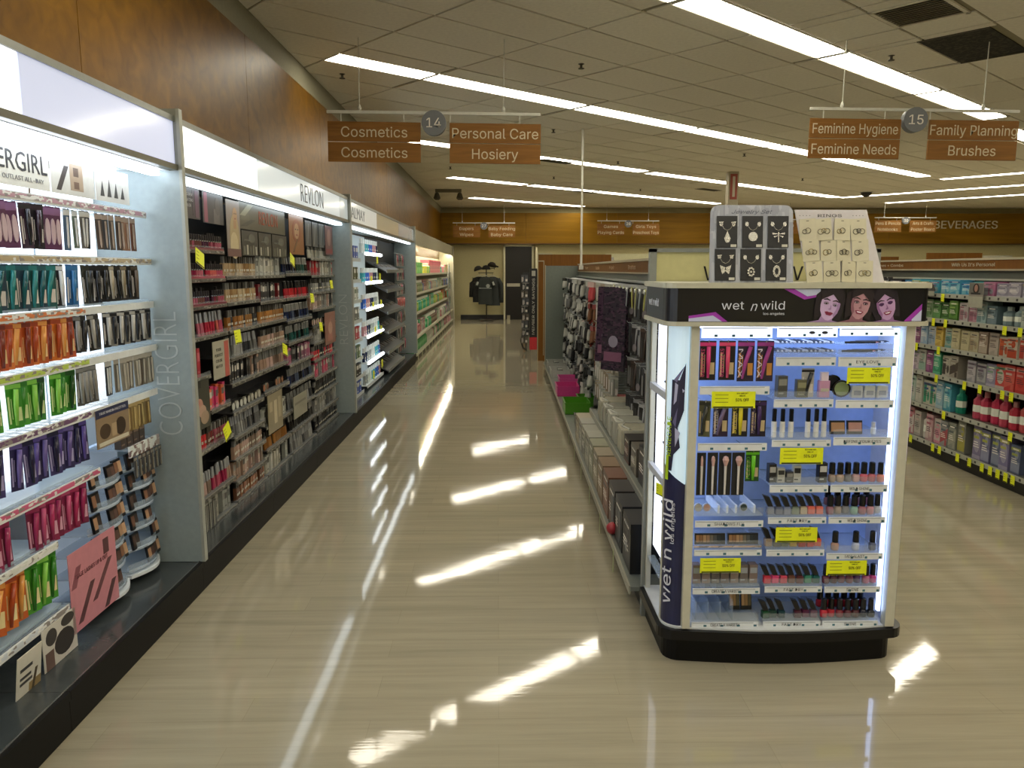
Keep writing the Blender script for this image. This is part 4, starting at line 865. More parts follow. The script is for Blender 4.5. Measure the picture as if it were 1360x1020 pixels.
obj('back_panel', MB().box(-.40, .44, .24, .26, .15, 1.385, mat('9db6e8', .4)).mesh(), TWR)
obj('light_bar', MB().box(.41, .42, .03, .05, .2, 1.37, mat('b4ccff', .4, emit=TOWER_E)).mesh(), TWR)
obj('light_bar', MB().box(-.40, -.385, .05, .07, .2, 1.37, mat('b4ccff', .4, emit=TOWER_E * .5)).mesh(), TWR)
obj('top_light', MB().box(-.36, .4, .06, .12, 1.372, 1.38, mat('c4d8ff', .4, emit=TOWER_E * 1.2)).mesh(), TWR)
obj('post', MB().box(-.412, -.38, -.012, .03, .15, 1.39, FRM).mesh(), TWR)
obj('post', MB().box(.425, .462, -.008, .03, .15, 1.39, FRM).mesh(), TWR)
obj('side_wing', MB().box(.44, .47, .03, .42, .15, 1.39, mat('c8cbd8', .4)).mesh(), TWR)
obj('corner_banner', MB().prism([(.462, -.004), (.478, .02), (.486, .06), (.486, .14), (.474, .14), (.474, .06), (.466, .03)], .15, .84, mat('2a2448', .35)).mesh(), TWR)
obj('upper_banner', MB().prism([(.462, -.004), (.478, .02), (.486, .06), (.486, .14), (.474, .14), (.474, .06), (.466, .03)], .84, 1.39, mat('d0bce6', .35, emit=.5)).mesh(), TWR)
def arc(cx, cy, r, a0, a1, n=8): return [(cx + r * math.cos(R(a0 + (a1 - a0) * k / n)), cy + r * math.sin(R(a0 + (a1 - a0) * k / n))) for k in range(n + 1)]
CP = arc(-.405, .085, .075, 180, 262, 8)   # curved corner, from the side round to the front
def curved(z0f, z1f, m, off=0.0, i0=0, i1=8):
    """curved print; heights are functions of the fraction along the arc"""
    vs = []; fs = []; q = arc(-.405, .085, .075 + off, 180, 262, 8)[i0:i1 + 1]
    for k, (x, y) in enumerate(q):
        t = (i0 + k) / 8; vs += [(x, y, z0f(t)), (x, y, z1f(t)), (x + .004, y + .004, z0f(t)), (x + .004, y + .004, z1f(t))]
    for k in range(len(q) - 1):
        a = 4 * k; fs += [(a, a + 4, a + 5, a + 1), (a + 2, a + 3, a + 7, a + 6), (a + 1, a + 5, a + 7, a + 3), (a, a + 2, a + 6, a + 4)]
    return MB().add(vs, fs, m).mesh()
cb = obj('corner_banner', curved(lambda t: .15, lambda t: .82 - .07 * t, mat('23264a', .3)), TWR)
obj('upper_banner', curved(lambda t: .82 - .07 * t, lambda t: 1.39, mat('cfe6f4', .35, emit=.45)), TWR)
NAVY = mat('2b2740', .35); VIO = mat('6a6488', .35); PALE = mat('b4b4d0', .35); LIM = mat('b6d422', .4)
def onarc(t, z, off=.002):
    a = R(180 + 82 * t); return (-.405 + (.075 + off) * math.cos(a), .085 + (.075 + off) * math.sin(a), z)
def patch(pts, m, off):
    """flat print wrapped on the curved corner, cut into strips"""
    vs = [onarc(t, z, off) for t, z in pts]
    return MB().add(vs + [tuple(v_ + .0006 for v_ in p) for p in vs], [tuple(range(len(vs)))], m)
for pts, m, off in [([(.30, .80), (.50, .80), (.62, .93), (.55, 1.17), (.42, 1.17), (.40, 1.02), (.26, .90)], NAVY, .004), ([(.42, 1.17), (.72, 1.17), (.92, 1.24), (.9, 1.05), (.7, .98), (.8, .9), (.5, .86), (.45, 1.0)], NAVY, .0045),
                    ([(.52, 1.07), (.56, 1.16), (.9, 1.13)], PALE, .0055), ([(.5, 1.0), (.68, 1.06), (.62, .98)], VIO, .0055), ([(.6, .98), (.8, .96), (.62, .9)], PALE, .006), ([(.5, 1.17), (.9, 1.23), (.62, 1.16)], VIO, .0055),
                    ([(.18, .76), (.36, .76), (.36, .86), (.22, .86)], LIM, .005)]:
    obj('print', patch(pts, m, off).mesh(), TWR)
def arctext(st, t, z0, z1, size, m, off=.0062):
    me = ftext(st, z1 - z0, size, m, .0003, .0).copy(); a = R(180 + 82 * t); p = onarc(t, (z0 + z1) / 2, off)
    rot = Matrix.Rotation(R(82 * t - 90), 4, 'Z') @ Matrix.Rotation(R(-90), 4, 'Y')
    me.transform(Matrix.Translation(p) @ rot); obj('lettering', me, TWR)
LTXT = mat('d6d8e2', .4)
arctext('wet n wild', .42, .24, .68, .1, LTXT); arctext('los angeles', .62, .5, .67, .032, LTXT)
arctext('RENEGADE', .36, .86, 1.02, .05, LIM)
# left side: frame, glowing opening, little hooks of goods
for d0 in (.085, .40): obj('side_post', MB().box(-.482, -.462, d0, d0 + .022, .15, 1.39, FRM).mesh(), TWR)
obj('side_light', MB().box(-.455, -.45, .11, .40, .36, 1.37, mat('e6eeff', .4, emit=1.4)).mesh(), TWR)
obj('side_shelf', MB().box(-.478, -.445, .107, .4, .30, .31, CLEARB).mesh(), TWR)
for z in (1.08, .72): obj('side_rail', MB().box(-.486, -.466, .1, .41, z, z + .03, mat('b9bec8', .4)).mesh(), TWR)
for i in range(12):
    z = 1.33 - .085 * i
    if abs(z - 1.1) < .03 or abs(z - .74) < .03: continue
    obj('side_hook', MB().box(-.474, -.452, .115, .13 + .02 * (i % 3), z - .02, z - .012, mat('5a6070', .4)).mesh(), TWR)
o = put(TW, P_tag(.05, .05), 'small yellow sale tag on the left-hand side rail of the display tower'.replace('left-hand side rail', 'aisle side rail'), 'sale tag', None, -.49, .13, .72, R(-70))
# header
HP = plan(.022, r=.05, back=.42)
obj('head_trim', MB().prism(plan(.032, r=.055, back=.43), 1.53, 1.55, CRM).mesh(), TWR)
obj('head_trim', MB().prism(plan(.03, r=.055, back=.43), 1.385, 1.402, CRM).mesh(), TWR)
HB = mat('141418', .3)
hd = obj('header', MB().prism(HP, 1.402, 1.53, HB).mesh(), TWR)
def ft(px): return (px - 661) * .002905 - 1.145     # place along the header front
def front(s):                                      # depth of the bowed header front at s
    t = (s + .457) / (.905); t = max(0, min(1, t)); return -.022 - .035 * math.sin(math.pi * t)
def hprint(pts, m, k):
    """flat print on the bowed header front (s, z)"""
    y = -.0008 * k
    vs = [(s, front(s) - .0015 + y, z) for s, z in pts]
    c = (sum(p[0] for p in vs) / len(vs), sum(p[1] for p in vs) / len(vs), sum(p[2] for p in vs) / len(vs))
    n = len(vs)
    obj('print', MB().add(vs + [c], [(i, (i + 1) % n, n) for i in range(n)], m).mesh(), hd)
def hoval(cx, cz, rx, rz, m, k, n=18, a=0.0):
    hprint([(cx + rx * math.cos(t) * math.cos(a) - rz * math.sin(t) * math.sin(a), cz + rx * math.cos(t) * math.sin(a) + rz * math.sin(t) * math.cos(a)) for t in [2 * math.pi * q / n for q in range(n)]], m, k)
MAG = mat('a03ab0', .4); LILAC = mat('c4cae6', .35)
hprint([(-.43, 1.404), (-.43, 1.425), (-.33, 1.44), (-.285, 1.404)], MAG, 1); hprint([(-.43, 1.404), (-.43, 1.415), (-.34, 1.427), (-.305, 1.404)], LILAC, 2)
hprint([(-.08, 1.528), (.0, 1.488), (.06, 1.5), (.06, 1.528)], MAG, 1); hprint([(-.04, 1.528), (.01, 1.50), (.06, 1.508), (.06, 1.528)], LILAC, 2)
hprint([(.40, 1.404), (.47, 1.47), (.47, 1.404)], MAG, 1); hprint([(.425, 1.404), (.47, 1.448), (.47, 1.404)], LILAC, 2)
LW_ = mat('dfe3f0', .4)
o = obj('logo', ftext('wet', .085, .062, LW_, .0006, -.0002), hd, (ft(963), front(ft(963)) - .004, 1.466))
o = obj('logo', ftext('n', .026, .07, LW_, .0006, -.0002, .35), hd, (ft(990), front(ft(990)) - .004, 1.463))
o = obj('logo', ftext('wild', .092, .062, LW_, .0006, -.0002), hd, (ft(1014), front(ft(1014)) - .004, 1.466))
obj('logo', ftext('los angeles', .08, .018, LW_, .0005), hd, (ft(1016), front(ft(1016)) - .004, 1.435))
def woman(cx, cz, skin, shade, hair, sh, tilt, lean, shut=False, teeth=True):
    """portrait print: hair, neck, face, shaded cheek, brows, eyes, nose, mouth"""
    S_, D_, H_, SH_, K_ = mat(skin, .45), mat(shade, .45), mat(hair, .6), mat(sh, .5), mat('1a1018', .5)
    r = .054
    def P(u, v): return (cx + (u * math.cos(tilt) - v * math.sin(tilt)) * r, cz + (u * math.sin(tilt) + v * math.cos(tilt)) * r)
    def poly(pts, m, k): hprint([(s, max(1.403, min(1.529, z))) for s, z in [P(*p) for p in pts]], m, k)
    def ov(cu, cv, ru, rv, n=14): return [(cu + ru * math.cos(t), cv + rv * math.sin(t)) for t in [2 * math.pi * q / n for q in range(n)]]
    poly([(-1.05, -.3), (-.9, -1.1), (-.5, -.8), (.5, -.8), (.95, -1.0), (1.0, -.2), (1.0, .7), (.6, 1.4), (-.1, 1.6), (-.8, 1.35), (-1.15, .6)], H_, 3)
    poly([(-.38, -.5), (.38, -.5), (.45, -1.2), (1.0, -1.6), (-1.3, -1.6), (-.55, -1.15)], D_, 4)
    poly([(-.68, .55), (-.7, 0), (-.62, -.4), (-.38, -.82), (-.08, -1.0), (.14, -.98), (.42, -.75), (.64, -.35), (.7, .1), (.66, .6), (.4, 1.0), (0, 1.1), (-.42, 1.0)], S_, 5)
    poly([(lean * .68, .5), (lean * .7, .05), (lean * .63, -.35), (lean * .42, -.74), (lean * .34, -.5), (lean * .5, -.1), (lean * .52, .4)], D_, 6)
    poly([(-.72, .35), (-.62, .8), (-.2, 1.02), (.3, 1.0), (.66, .7), (.72, .3), (.85, .9), (.3, 1.45), (-.4, 1.4), (-.85, .9)], H_, 7)
    for sx in (-.33, .33):
        poly(ov(sx, .2, .2, .1), SH_, 6)
        poly([(sx - .19, .13), (sx - .06, .2), (sx + .08, .2), (sx + .19, .14), (sx + .06, .09), (sx - .08, .09)] if not shut else [(sx - .19, .14), (sx, .06), (sx + .19, .14), (sx, .1)], K_, 7)
        if not shut: poly(ov(sx - .08, .145, .035, .03, 8), mat('d8d0dc', .4), 8); poly(ov(sx + .09, .145, .03, .028, 8), mat('d8d0dc', .4), 8)
        poly([(sx - .25, .36), (sx - .05, .45), (sx + .25, .38), (sx + .24, .43), (sx - .02, .52), (sx - .25, .42)], K_, 7)
    poly([(.02, .1), (.06, .1), (.14, -.2), (.0, -.25), (-.1, -.2), (.04, -.18)], D_, 6)
    poly([(-.3, -.42), (-.1, -.37), (.02, -.4), (.14, -.37), (.34, -.42), (.18, -.62), (-.14, -.62)], mat('8a2a4c', .35), 7)
    if teeth: poly([(-.2, -.44), (.24, -.44), (.14, -.53), (-.1, -.53)], mat('e4dce8', .4), 8)
woman(ft(1089), 1.462, 'cdb0da', 'a886b8', '1f151c', 'a48cb0', -.22, 1, teeth=False)
woman(ft(1130), 1.466, 'b98c98', '8e6070', '20141a', '6a4458', -.2, -1)
woman(ft(1166), 1.462, 'c09ac8', '94689c', '1a0f1c', '4a2058', .22, -1, shut=True)
sd = obj('side_print', MB().box(-.5075, -.5065, .07, .41, 1.404, 1.528, mat('2a3038', .35)).mesh(), hd)
tm = ftext('wet n wild', .2, .06, LW_, .0005).copy(); tm.transform(Matrix.Translation((-.5085, .26, 1.468)) @ Matrix.Rotation(R(-90), 4, 'Z')); obj('logo', tm, hd)
hpr = [(k, onarc(k, 1.404)) for k in (0, .2)]
obj('portrait', MB().add([(-.505, .035, 1.404), (-.487, .004, 1.404), (-.487, .004, 1.528), (-.505, .035, 1.528)], [(0, 1, 2, 3)], mat('a8849c', .5)).mesh(), hd)
# shelving inside the tower
STR = mat('dfe3e6', .35); 
def tstrip(s0, s1, z0, z1, word=None, d=.0, glow=0.0, ww=.12):
    o = obj('label_strip', MB().box(s0, s1, d, d + .004, z0, z1, STR if not glow else mat('e8f0ff', .4, emit=glow)).mesh(), TWR)
    b = MB(); n = 4
    for k in range(n): b.box(s0 + (s1 - s0) * (k + .72) / n, s0 + (s1 - s0) * (k + .9) / n, d - .0006, d, z0 + .004, z0 + .013, mat('3a6a7a', .5))
    b.box(s0 + .005, s1 - .02, d - .0004, d, z1 - .006, z1 - .003, mat('a8aeb4', .5))
    obj('price_print', b.mesh(), o)
    if word: obj('lettering', ftext(word, ww, .022, mat('3a3c44', .5), .0003, .0003), o, ((s0 + s1) / 2, d - .001, (z0 + z1) / 2))
def tshelf(s0, s1, z, lip=.03, d=.004):
    obj('clear_tray', MB().box(s0, s1, d, .24, z - .005, z, CLEARB).box(s0, s1, d, d + .002, z, z + lip, CLEAR).mesh(), TWR)
LC, MC, RC_ = (-.37, -.095), (-.075, .16), (.17, .40)
T = 'in the glowing tower'
tstrip(*LC, 1.338, 1.38, glow=1.2); tstrip(*MC, 1.34, 1.378, glow=1.3); tstrip(*RC_, 1.345, 1.376, glow=1.2)
obj('mark', MB().disc(.06, 1.358, .012, -.002, 0, mat('4a4a55', .5), 10, .006).disc(.11, 1.358, .012, -.002, 0, mat('4a4a55', .5), 10, .006).mesh(), TWR)
def tcard(s, z, w, h, bg, tube, word, label, lean=.0, wc='e04a8a', sw='c8b48c', d=.02, rz=0.0, sz=.03):
    o = put(TW, P_masc(tube, bg, w, h, lean, sw), label, 'mascara', None, s, d, z, rz)
    if word:
        t = ftext(word, h * .72, sz, mat(wc, .4), .0003, .0006).copy(); t.transform(Matrix.Translation((-w * .32, -.0022, -h * .56)) @ Matrix.Rotation(R(90), 4, 'Y')); obj('lettering', t, o)
    obj('peg', MB().tube([(s, .24, z - .006), (s, .012, z - .006), (s, .008, z + .004)], .0018, SILVER, 5).mesh(), TWR)
tcard(-.338, 1.325, .064, .155, '1a1418', 'd83a7c', '3X PLUMPER', 'black mascara card with bright pink tube lettered 3X, top row of the tower')
tcard(-.262, 1.325, .064, .155, '1c161a', 'e04a70', '5X PLUMPER', 'black mascara card with coral pink tube lettered 5X, top row of the tower')
tcard(-.188, 1.325, .066, .16, '2c2236', 'a8408a', 'MAX', 'purple and orange mascara card with magenta tube, third in the top row of the tower', .015, 'e8e2ee', 'c88c40', sz=.034)
tcard(-.112, 1.325, .066, .16, '302438', 'a03c84', 'MAX', 'purple and orange mascara card with magenta tube, last in the top row of the tower', .015, 'e8e2ee', 'c88c40', sz=.034)
tstrip(*LC, 1.115, 1.148)
tcard(-.342, 1.088, .045, .145, '5a5a40', '2e2f26', None, 'olive mascara card, first in the second row of the tower', .008, rz=-.3)
tcard(-.278, 1.088, .06, .145, '2a1c38', '6a5a78', 'MEGALEAN', 'dark purple mascara card with grey tube, second row of the tower', .014, 'c8c4d4')
tcard(-.202, 1.088, .064, .145, '17171a', 'd8c828', '5X VOLUME', 'black mascara card with yellow tube, second row of the tower', 0, 'e0d030')
tcard(-.128, 1.088, .062, .145, '1c1428', '3c2458', 'PLUMPER', 'black mascara card with dark purple tube, second row of the tower', 0, '6a5a80')
offtag(TW, -.237, -.004, 1.128, 'yellow sale tag reading 50% OFF between the two mascara rows of the tower', .172, .066)
tstrip(*LC, .89, .92)
@cached
def P_brush(hd, w=.045, h=.175):
    b = MB().tube([(0, -.008, -h * .97), (0, -.008, -h * .3)], [.004, .0055], mat('d8d4d0', .3), 6)
    return proto(('makeup_brush_pack', MB().box(-w / 2, w / 2, -.001, .001, -h, 0, mat('1e2024', .35)).mesh()), [('handle', b.mesh()), ('bristle_head', MB().lathe([(.005, -h * .3), (hd, -h * .16), (hd * .7, -h * .09), (.002, -h * .07)], mat('d0a8a0', .7), 8, 0, -.009).mesh())])
for i, (s, r_, w_) in enumerate([(-.348, .005, .036), (-.303, .008, .042), (-.253, .013, .05), (-.2, .014, .05)]):
    put(TW, P_brush(r_, w_), f'{["slim", "rounded", "broad fluffy", "flared"][i]} white-handled makeup brush on a black card in the tower', 'makeup brush', 'makeup brushes in the tower', s, .02, .878)
tcard(-.143, .885, .055, .125, '1f4a1c', '6ac020', 'GREEN', 'green mascara card at the end of the brush row in the tower', 0, '58a828')
tshelf(*LC, .625); tstrip(*LC, .575, .602, 'SHADOWS FLY')
for i, (s, c, cn) in enumerate([(-.35, 'b8b4a8', 'pale'), (-.315, 'b89080', 'peach'), (-.165, '2a3a38', 'dark green')]):
    put(TW, P_compact(c, 'a8b4c8'), f'single {cn} shadow pot under the brush row of the tower', 'eye shadow', None, s, .04, .627, scale=(.55, .8, .6))
for s in (-.275, -.24, -.205, -.13): obj('divider', MB().box(s, s + .008, .02, .2, .627, .66, mat('d8e4f4', .2)).mesh(), TWR)
tshelf(*LC, .488); tstrip(*LC, .455, .48)
obj('pan_row', MB().box(LC[0], LC[1], .006, .01, .488, .494, printed('c8a890', '8a7a70', 'd8c0ac', 90, .5)).mesh(), TWR)
for i in range(2):
    put(TW, P_palette(('a07850', '8a6440', 'b08c64', '9a7a5c', '6a6458', '4a4c4c', '2c3438', '24282c'), .125, .045), f'eight-pan shadow palette of tans to charcoal, {["first", "second"][i]} of two side by side in the tower', 'palette', 'eight-pan palettes in the tower', -.30 + .135 * i, .03, .494, 0, -.12)
offtag(TW, -.262, -.004, .447, 'yellow sale tag reading 50% OFF in front of the small shadow boxes of the tower', .165, .062)
tshelf(*LC, .325); tstrip(*LC, .292, .317, 'CREATE A VARIETY')
for i in range(7):
    put(TW, P_box(['7a6a64', '8a7870', '6a625e'][i % 3], '9aa0a8', .034, .078, .04), f'small taupe shadow box, {nth(i)} along the lower tray of the tower', 'makeup box', 'taupe boxes in the tower', -.348 + .039 * i, .05, .326)
tshelf(*LC, .18); tstrip(*LC, .147, .172, 'CREATE A VARIETY')
for i in range(4): obj('divider', MB().box(-.355 + .05 * i, -.351 + .05 * i, .006, .235, .18, .26, CLEARB).mesh(), TWR)
for i in range(2): put(TW, P_palette(('b89060', 'a88454', '6a6244'), .045, .085), f'gold-edged shadow compact, {["first", "second"][i]} of two on the bottom tray of the tower', 'compact', 'gold compacts at the foot of the tower', -.165 + .05 * i, .1, .181, 0, -.2)
# middle and right stacks
def trow(st, z0, z1, word=None, ww=.1):
    tshelf(*st, z1 + .004, .028); tstrip(*st, z0, z1, word, ww=ww); return z1 + .005
def goods(st, z, fn, items, desc, cat, grp, where, d=.03, tilt=0):
    n = len(items); w_ = (st[1] - st[0]) / n
    for i, it in enumerate(items):
        if it is None: continue
        put(TW, fn(*it[1:]), f'{it[0]} {desc}, {nth(i)} along the {where} of the tower', cat, grp, st[0] + w_ * (i + .5), d + rnd.uniform(0, .01), z, rnd.uniform(-.1, .1), tilt)
@cached
def P_pen(c): return proto(('eye_pencil', MB().tube([(0, 0, 0), (0, .1, .0)], .0045, mat(c, .3), 6).mesh()), [('tip', MB().tube([(0, -.012, 0), (0, 0, 0)], [.001, .0045], mat('d8d8dc', .4), 6).mesh())])
zz = trow(MC, 1.228, 1.262)
for r_ in range(2):
    for i in range(14):
        put(TW, P_pen(['16181c', 'd0d4dc', '2c3a5a', '16181c'][(i * 3 + r_) % 4]), f'eye pencil end, {nth(i)} in the {["lower", "upper"][r_]} row under the glowing strip of the tower', 'eye pencil', 'pencil ends in the tower', MC[0] + .012 + .0165 * i, .02, 1.285 + .034 * r_)
obj('pen_rack', MB().box(MC[0], MC[1], .03, .08, 1.276, 1.281, CLEARB).box(MC[0], MC[1], .03, .08, 1.31, 1.315, CLEARB).mesh(), TWR)
zz = trow(RC_, 1.225, 1.262, 'EYE LOVE', .09)
for r_ in range(2):
    for i in range(3):
        put(TW, proto(('eye_pencil', MB().tube([(0, 0, 0), (.12, 0, .0)], .0045, mat(['16181c', '2c3040'][i % 2], .3), 6).mesh()), [('tip', MB().tube([(.12, 0, 0), (.134, 0, 0)], [.0045, .001], mat(['c88a90', 'd0d4dc', '2a2a30'][i], .4), 6).mesh())]), f'pencil lying sideways, {nth(i)} in the {["lower", "upper"][r_]} rack beside the tower light', 'eye pencil', 'sideways pencils in the tower', .19 + .03 * i + .01 * r_, .02 + .02 * i, 1.284 + .034 * r_)
obj('pen_rack', MB().box(RC_[0], RC_[1], .01, .1, 1.275, 1.279, CLEARB).box(RC_[0], RC_[1], .01, .1, 1.309, 1.313, CLEARB).mesh(), TWR)
z = trow(MC, 1.063, 1.095)
goods(MC, z, P_box, [('grey', '4a4a44', '8a8a80', .04, .085), ('olive', '5c5a44', '8a8868', .045, .07), None], 'makeup box', 'makeup box', 'boxes on the second middle tray', 'second middle tray')
put(TW, P_masc('1c1c20', 'b4b0a4', .05, .115, .01), 'white carded liner standing in the second middle tray of the tower', 'eye liner', None, .065, .03, z + .115)
put(TW, P_found('c090b0', 'e0d0dc', .1), 'pink tube standing in the second middle tray of the tower', 'makeup bottle', None, .13, .03, z, scale=(1.3, 1, 1))
z = trow(RC_, 1.06, 1.092)
put(TW, P_compact('7a8a60'), 'round iridescent compact leaning open in the second side tray of the tower', 'compact', None, .20, .03, z, scale=(1.2, 1, 1.15))
put(TW, P_compact('141416'), 'round black compact lid behind the iridescent compact of the tower', 'compact', None, .178, .06, z + .02, scale=(1.1, 1, 1.1))
for i in range(3): put(TW, proto(('cream_jar', MB().box(-.022, .022, -.015, .015, 0, .05, mat('c4c8ce', .3)).mesh(bevel=.004)), [('label', MB().box(-.014, .014, -.016, -.015, .012, .03, mat('8a90a0', .5)).mesh())]), f'small white jar, {nth(i)} of three beside the iridescent compact of the tower', 'jar', 'white jars in the tower', .26 + .05 * i, .03, z)
offtag(TW, .29, -.006, 1.222, 'yellow sale tag reading 50% OFF below the strip lettered EYE LOVE', .17, .064)
z = trow(MC, .905, .932)
wg = ('black and white', 'e0e0dc', '141416', .115)
goods(MC, z, P_gloss, [wg, wg, wg, None, wg, wg, wg], 'lip lacquer', 'lip gloss', 'lacquers on the third middle tray', 'third middle tray')
z = trow(RC_, .91, .942, 'DEFINE YOUR EYES', .15)
for i, (s, c, cn) in enumerate([(.20, 'a8805c', 'tan'), (.27, 'b08478', 'rose')]):
    put(TW, P_palette((c,), .06, .055), f'single {cn} powder compact above the strip lettered DEFINE YOUR EYES', 'compact', None, s, .04, z, 0, -.15)
put(TW, P_gloss('d0d8e4', 'd8dce4', .05), 'short clear vial beside the rose compact of the tower', 'vial', None, .345, .04, z)
offtag(TW, .043, -.006, .902, 'yellow sale tag reading 50% OFF under the black and white lacquers', .172, .066)
z = trow(MC, .718, .748)
goods(MC, z, P_box, [('black', '1c1c1e', 'a8a8a4', .03, .075), ('white', 'b4b4ac', '2a2a2a', .03, .06), ('dark', '3a3a3c', '8a8a88', .03, .045), ('white', 'b8b8b2', '1a1a1a', .03, .07), None, None, ('black', '17171a', 'c0c0bc', .034, .08)], 'concealer box', 'makeup box', 'concealer boxes on the fourth middle tray', 'fourth middle tray')
z = trow(RC_, .718, .748, 'WILD SHINE', .08)
goods(RC_, z, P_polish, [('nude', '9a8474'), ('beige', 'a8907c'), ('grey', '6a6a70'), ('blush', 'c09a98'), ('pink', 'c85a6a'), ('rose', 'b86068'), ('coral', 'd08070')], 'nail polish', 'nail polish', 'nail polishes on the fourth side tray', 'fourth side tray')
z = trow(MC, .588, .614, 'FAST DRY', .08)
goods(MC, z, P_angled, [('grey', '7a8090'), ('slate', '6a7084'), ('steel', '8088a0'), ('sage', '7c8878'), ('cream', 'b8a890'), ('coral', 'd86a5c'), ('salmon', 'e07868')], 'nail polish with leaning cap', 'nail polish', 'leaning-cap polishes on the fifth middle tray', 'fifth middle tray')
z = trow(RC_, .588, .614, 'WILD SHINE', .08)
goods(RC_, z, P_polish, [('mauve', '8a5a66'), ('sand', '9a8a7c'), ('grey', '7c7c80'), ('mint', '8ab0a0'), ('rose', 'a0606c'), ('pink', 'c08890'), ('clear', 'b0b4bc')], 'nail polish', 'nail polish', 'nail polishes on the fifth side tray', 'fifth side tray')
for i in range(5): put(TW, P_polish('8a5a66'), f'nail polish, {nth(i)} of the raised row behind the fifth side tray of the tower', 'nail polish', 'raised polishes behind the fifth side tray', .2 + .04 * i, .09, .64)
offtag(TW, .04, -.006, .575, 'yellow sale tag reading 50% OFF in the middle stack, above the rainbow of polishes', .168, .062)
z = trow(MC, .452, .478)
goods(MC, z, P_angled, [('beige', 'a89480'), ('grey', '7a7a70'), ('olive', '7a8058'), ('yellow', 'd8b030'), ('red', 'c83830'), ('scarlet', 'd84a3c'), ('orange red', 'd85a40')], 'nail polish with leaning cap', 'nail polish', 'leaning-cap polishes on the sixth middle tray', 'sixth middle tray')
z = trow(RC_, .436, .462, 'MEGALAST', .08)
for i, (s, c, cn) in enumerate([(.215, 'b8907c', 'peach'), (.30, 'b8c0d8', 'clear'), (.37, '4a5068', 'smoky')]):
    put(TW, P_polish(c), f'{cn} nail polish standing apart, {nth(i)} of three on the sixth side tray of the tower', 'nail polish', None, s, .03, z)
offtag(TW, .252, -.006, .434, 'yellow sale tag reading 50% OFF under the three spaced-out polishes', .164, .062)
z = trow(MC, .297, .322, 'FAST DRY', .08)
goods(MC, z, P_angled, [('pink red', 'c8384c'), ('hot pink', 'd84878'), ('rose', 'c84a60'), ('brown', '6a4438'), ('maroon', '5a2c2c'), ('green', '3f8a70'), ('teal', '1f5a58')], 'nail polish with leaning cap', 'nail polish', 'leaning-cap polishes on the seventh middle tray', 'seventh middle tray')
z = trow(RC_, .295, .32, 'SHINE', .05)
goods(RC_, z, P_polish, [('plum', '6a3040'), ('wine', '5a2838'), ('mauve', '7a4858'), ('dark rose', '7a3a4c'), ('purple', '5a3a6a'), ('pink', 'b05a80'), ('magenta', 'b03878')], 'nail polish', 'nail polish', 'nail polishes on the seventh side tray', 'seventh side tray')
z = trow(MC, .147, .172, 'FAST DRY', .08)
goods(MC, z, P_angled, [('forest green', '1f4a30'), ('dark green', '173a30'), ('teal', '1c3c44'), None, ('burgundy', '4a1c30'), ('plum', '5a2440'), ('mauve', '6a4a5c')], 'nail polish with leaning cap', 'nail polish', 'leaning-cap polishes on the bottom middle tray', 'bottom middle tray')
z = trow(RC_, .147, .172, 'SHINE', .05)
goods(RC_, z, P_polish, [('red', 'c02838'), ('crimson', 'b02030'), ('dark red', '7a1a24'), ('wine', '5a1824'), ('maroon', '4a161c'), ('blue-black', '1a1c30'), ('black', '101014')], 'nail polish', 'nail polish', 'nail polishes on the bottom side tray', 'bottom side tray')
for i in range(6): put(TW, P_polish(['b02030', '8a1c28', '6a1a24'][i // 2]), f'nail polish, {nth(i)} of the raised row behind the bottom side tray of the tower', 'nail polish', 'raised polishes behind the bottom side tray', .19 + .034 * i, .085, .2)
obj('step', MB().box(.18, .4, .065, .11, .155, .2, CLEARB).box(.18, .4, .07, .115, .6, .64, CLEARB).mesh(), TWR)

# jewellery cards on top of the tower
TOPZ = 1.55
jb = obj('jewellery_board', None); TW.put(jb, -.170, .05, TOPZ, 0, R(-6)); tag(jb, 'silver-grey rounded board of boxed necklaces standing on top of the display tower', 'jewellery board')
SILV = printed('a4a8b4', 'b4b8c2', '989caa', 70, .3, sx=1, sz=.3)
def rrect(w_, h_, r): return [(w_ / 2 - r, 0)] and [(-w_ / 2, 0), (w_ / 2, 0), (w_ / 2 - .004, h_ - r)] + [(w_ / 2 - .004 - r + r * math.cos(R(a)), h_ - r + r * math.sin(R(a))) for a in (15, 45, 75, 90)] + [(-w_ / 2 + .004 + r + r * math.cos(R(a)), h_ - r + r * math.sin(R(a))) for a in (90, 105, 135, 165)] + [(-w_ / 2 + .004, h_ - r)]
obj('card', MB().slab(rrect(.33, .3, .03), 0, .006, SILV).mesh(), jb)
obj('easel', MB().add([(-.05, .006, .18), (.05, .006, .18), (.05, .09, 0), (-.05, .09, 0), (-.05, .012, .18), (.05, .012, .18), (.05, .096, 0), (-.05, .096, 0)], [(0, 1, 2, 3), (4, 7, 6, 5), (0, 3, 7, 4), (1, 5, 6, 2), (2, 6, 7, 3)], mat('8a8c94', .5)).mesh(), jb)
obj('lettering', ftext('Jewelry Set', .16, .03, mat('5c6070', .5), .0004, 0, .35), jb, (0, -.001, .274))
PEND = ['teardrop', 'round medallion', 'dragonfly', 'butterfly', 'openwork pear', 'oval ring']
SLV = mat('c0c0bc', .25, .8)
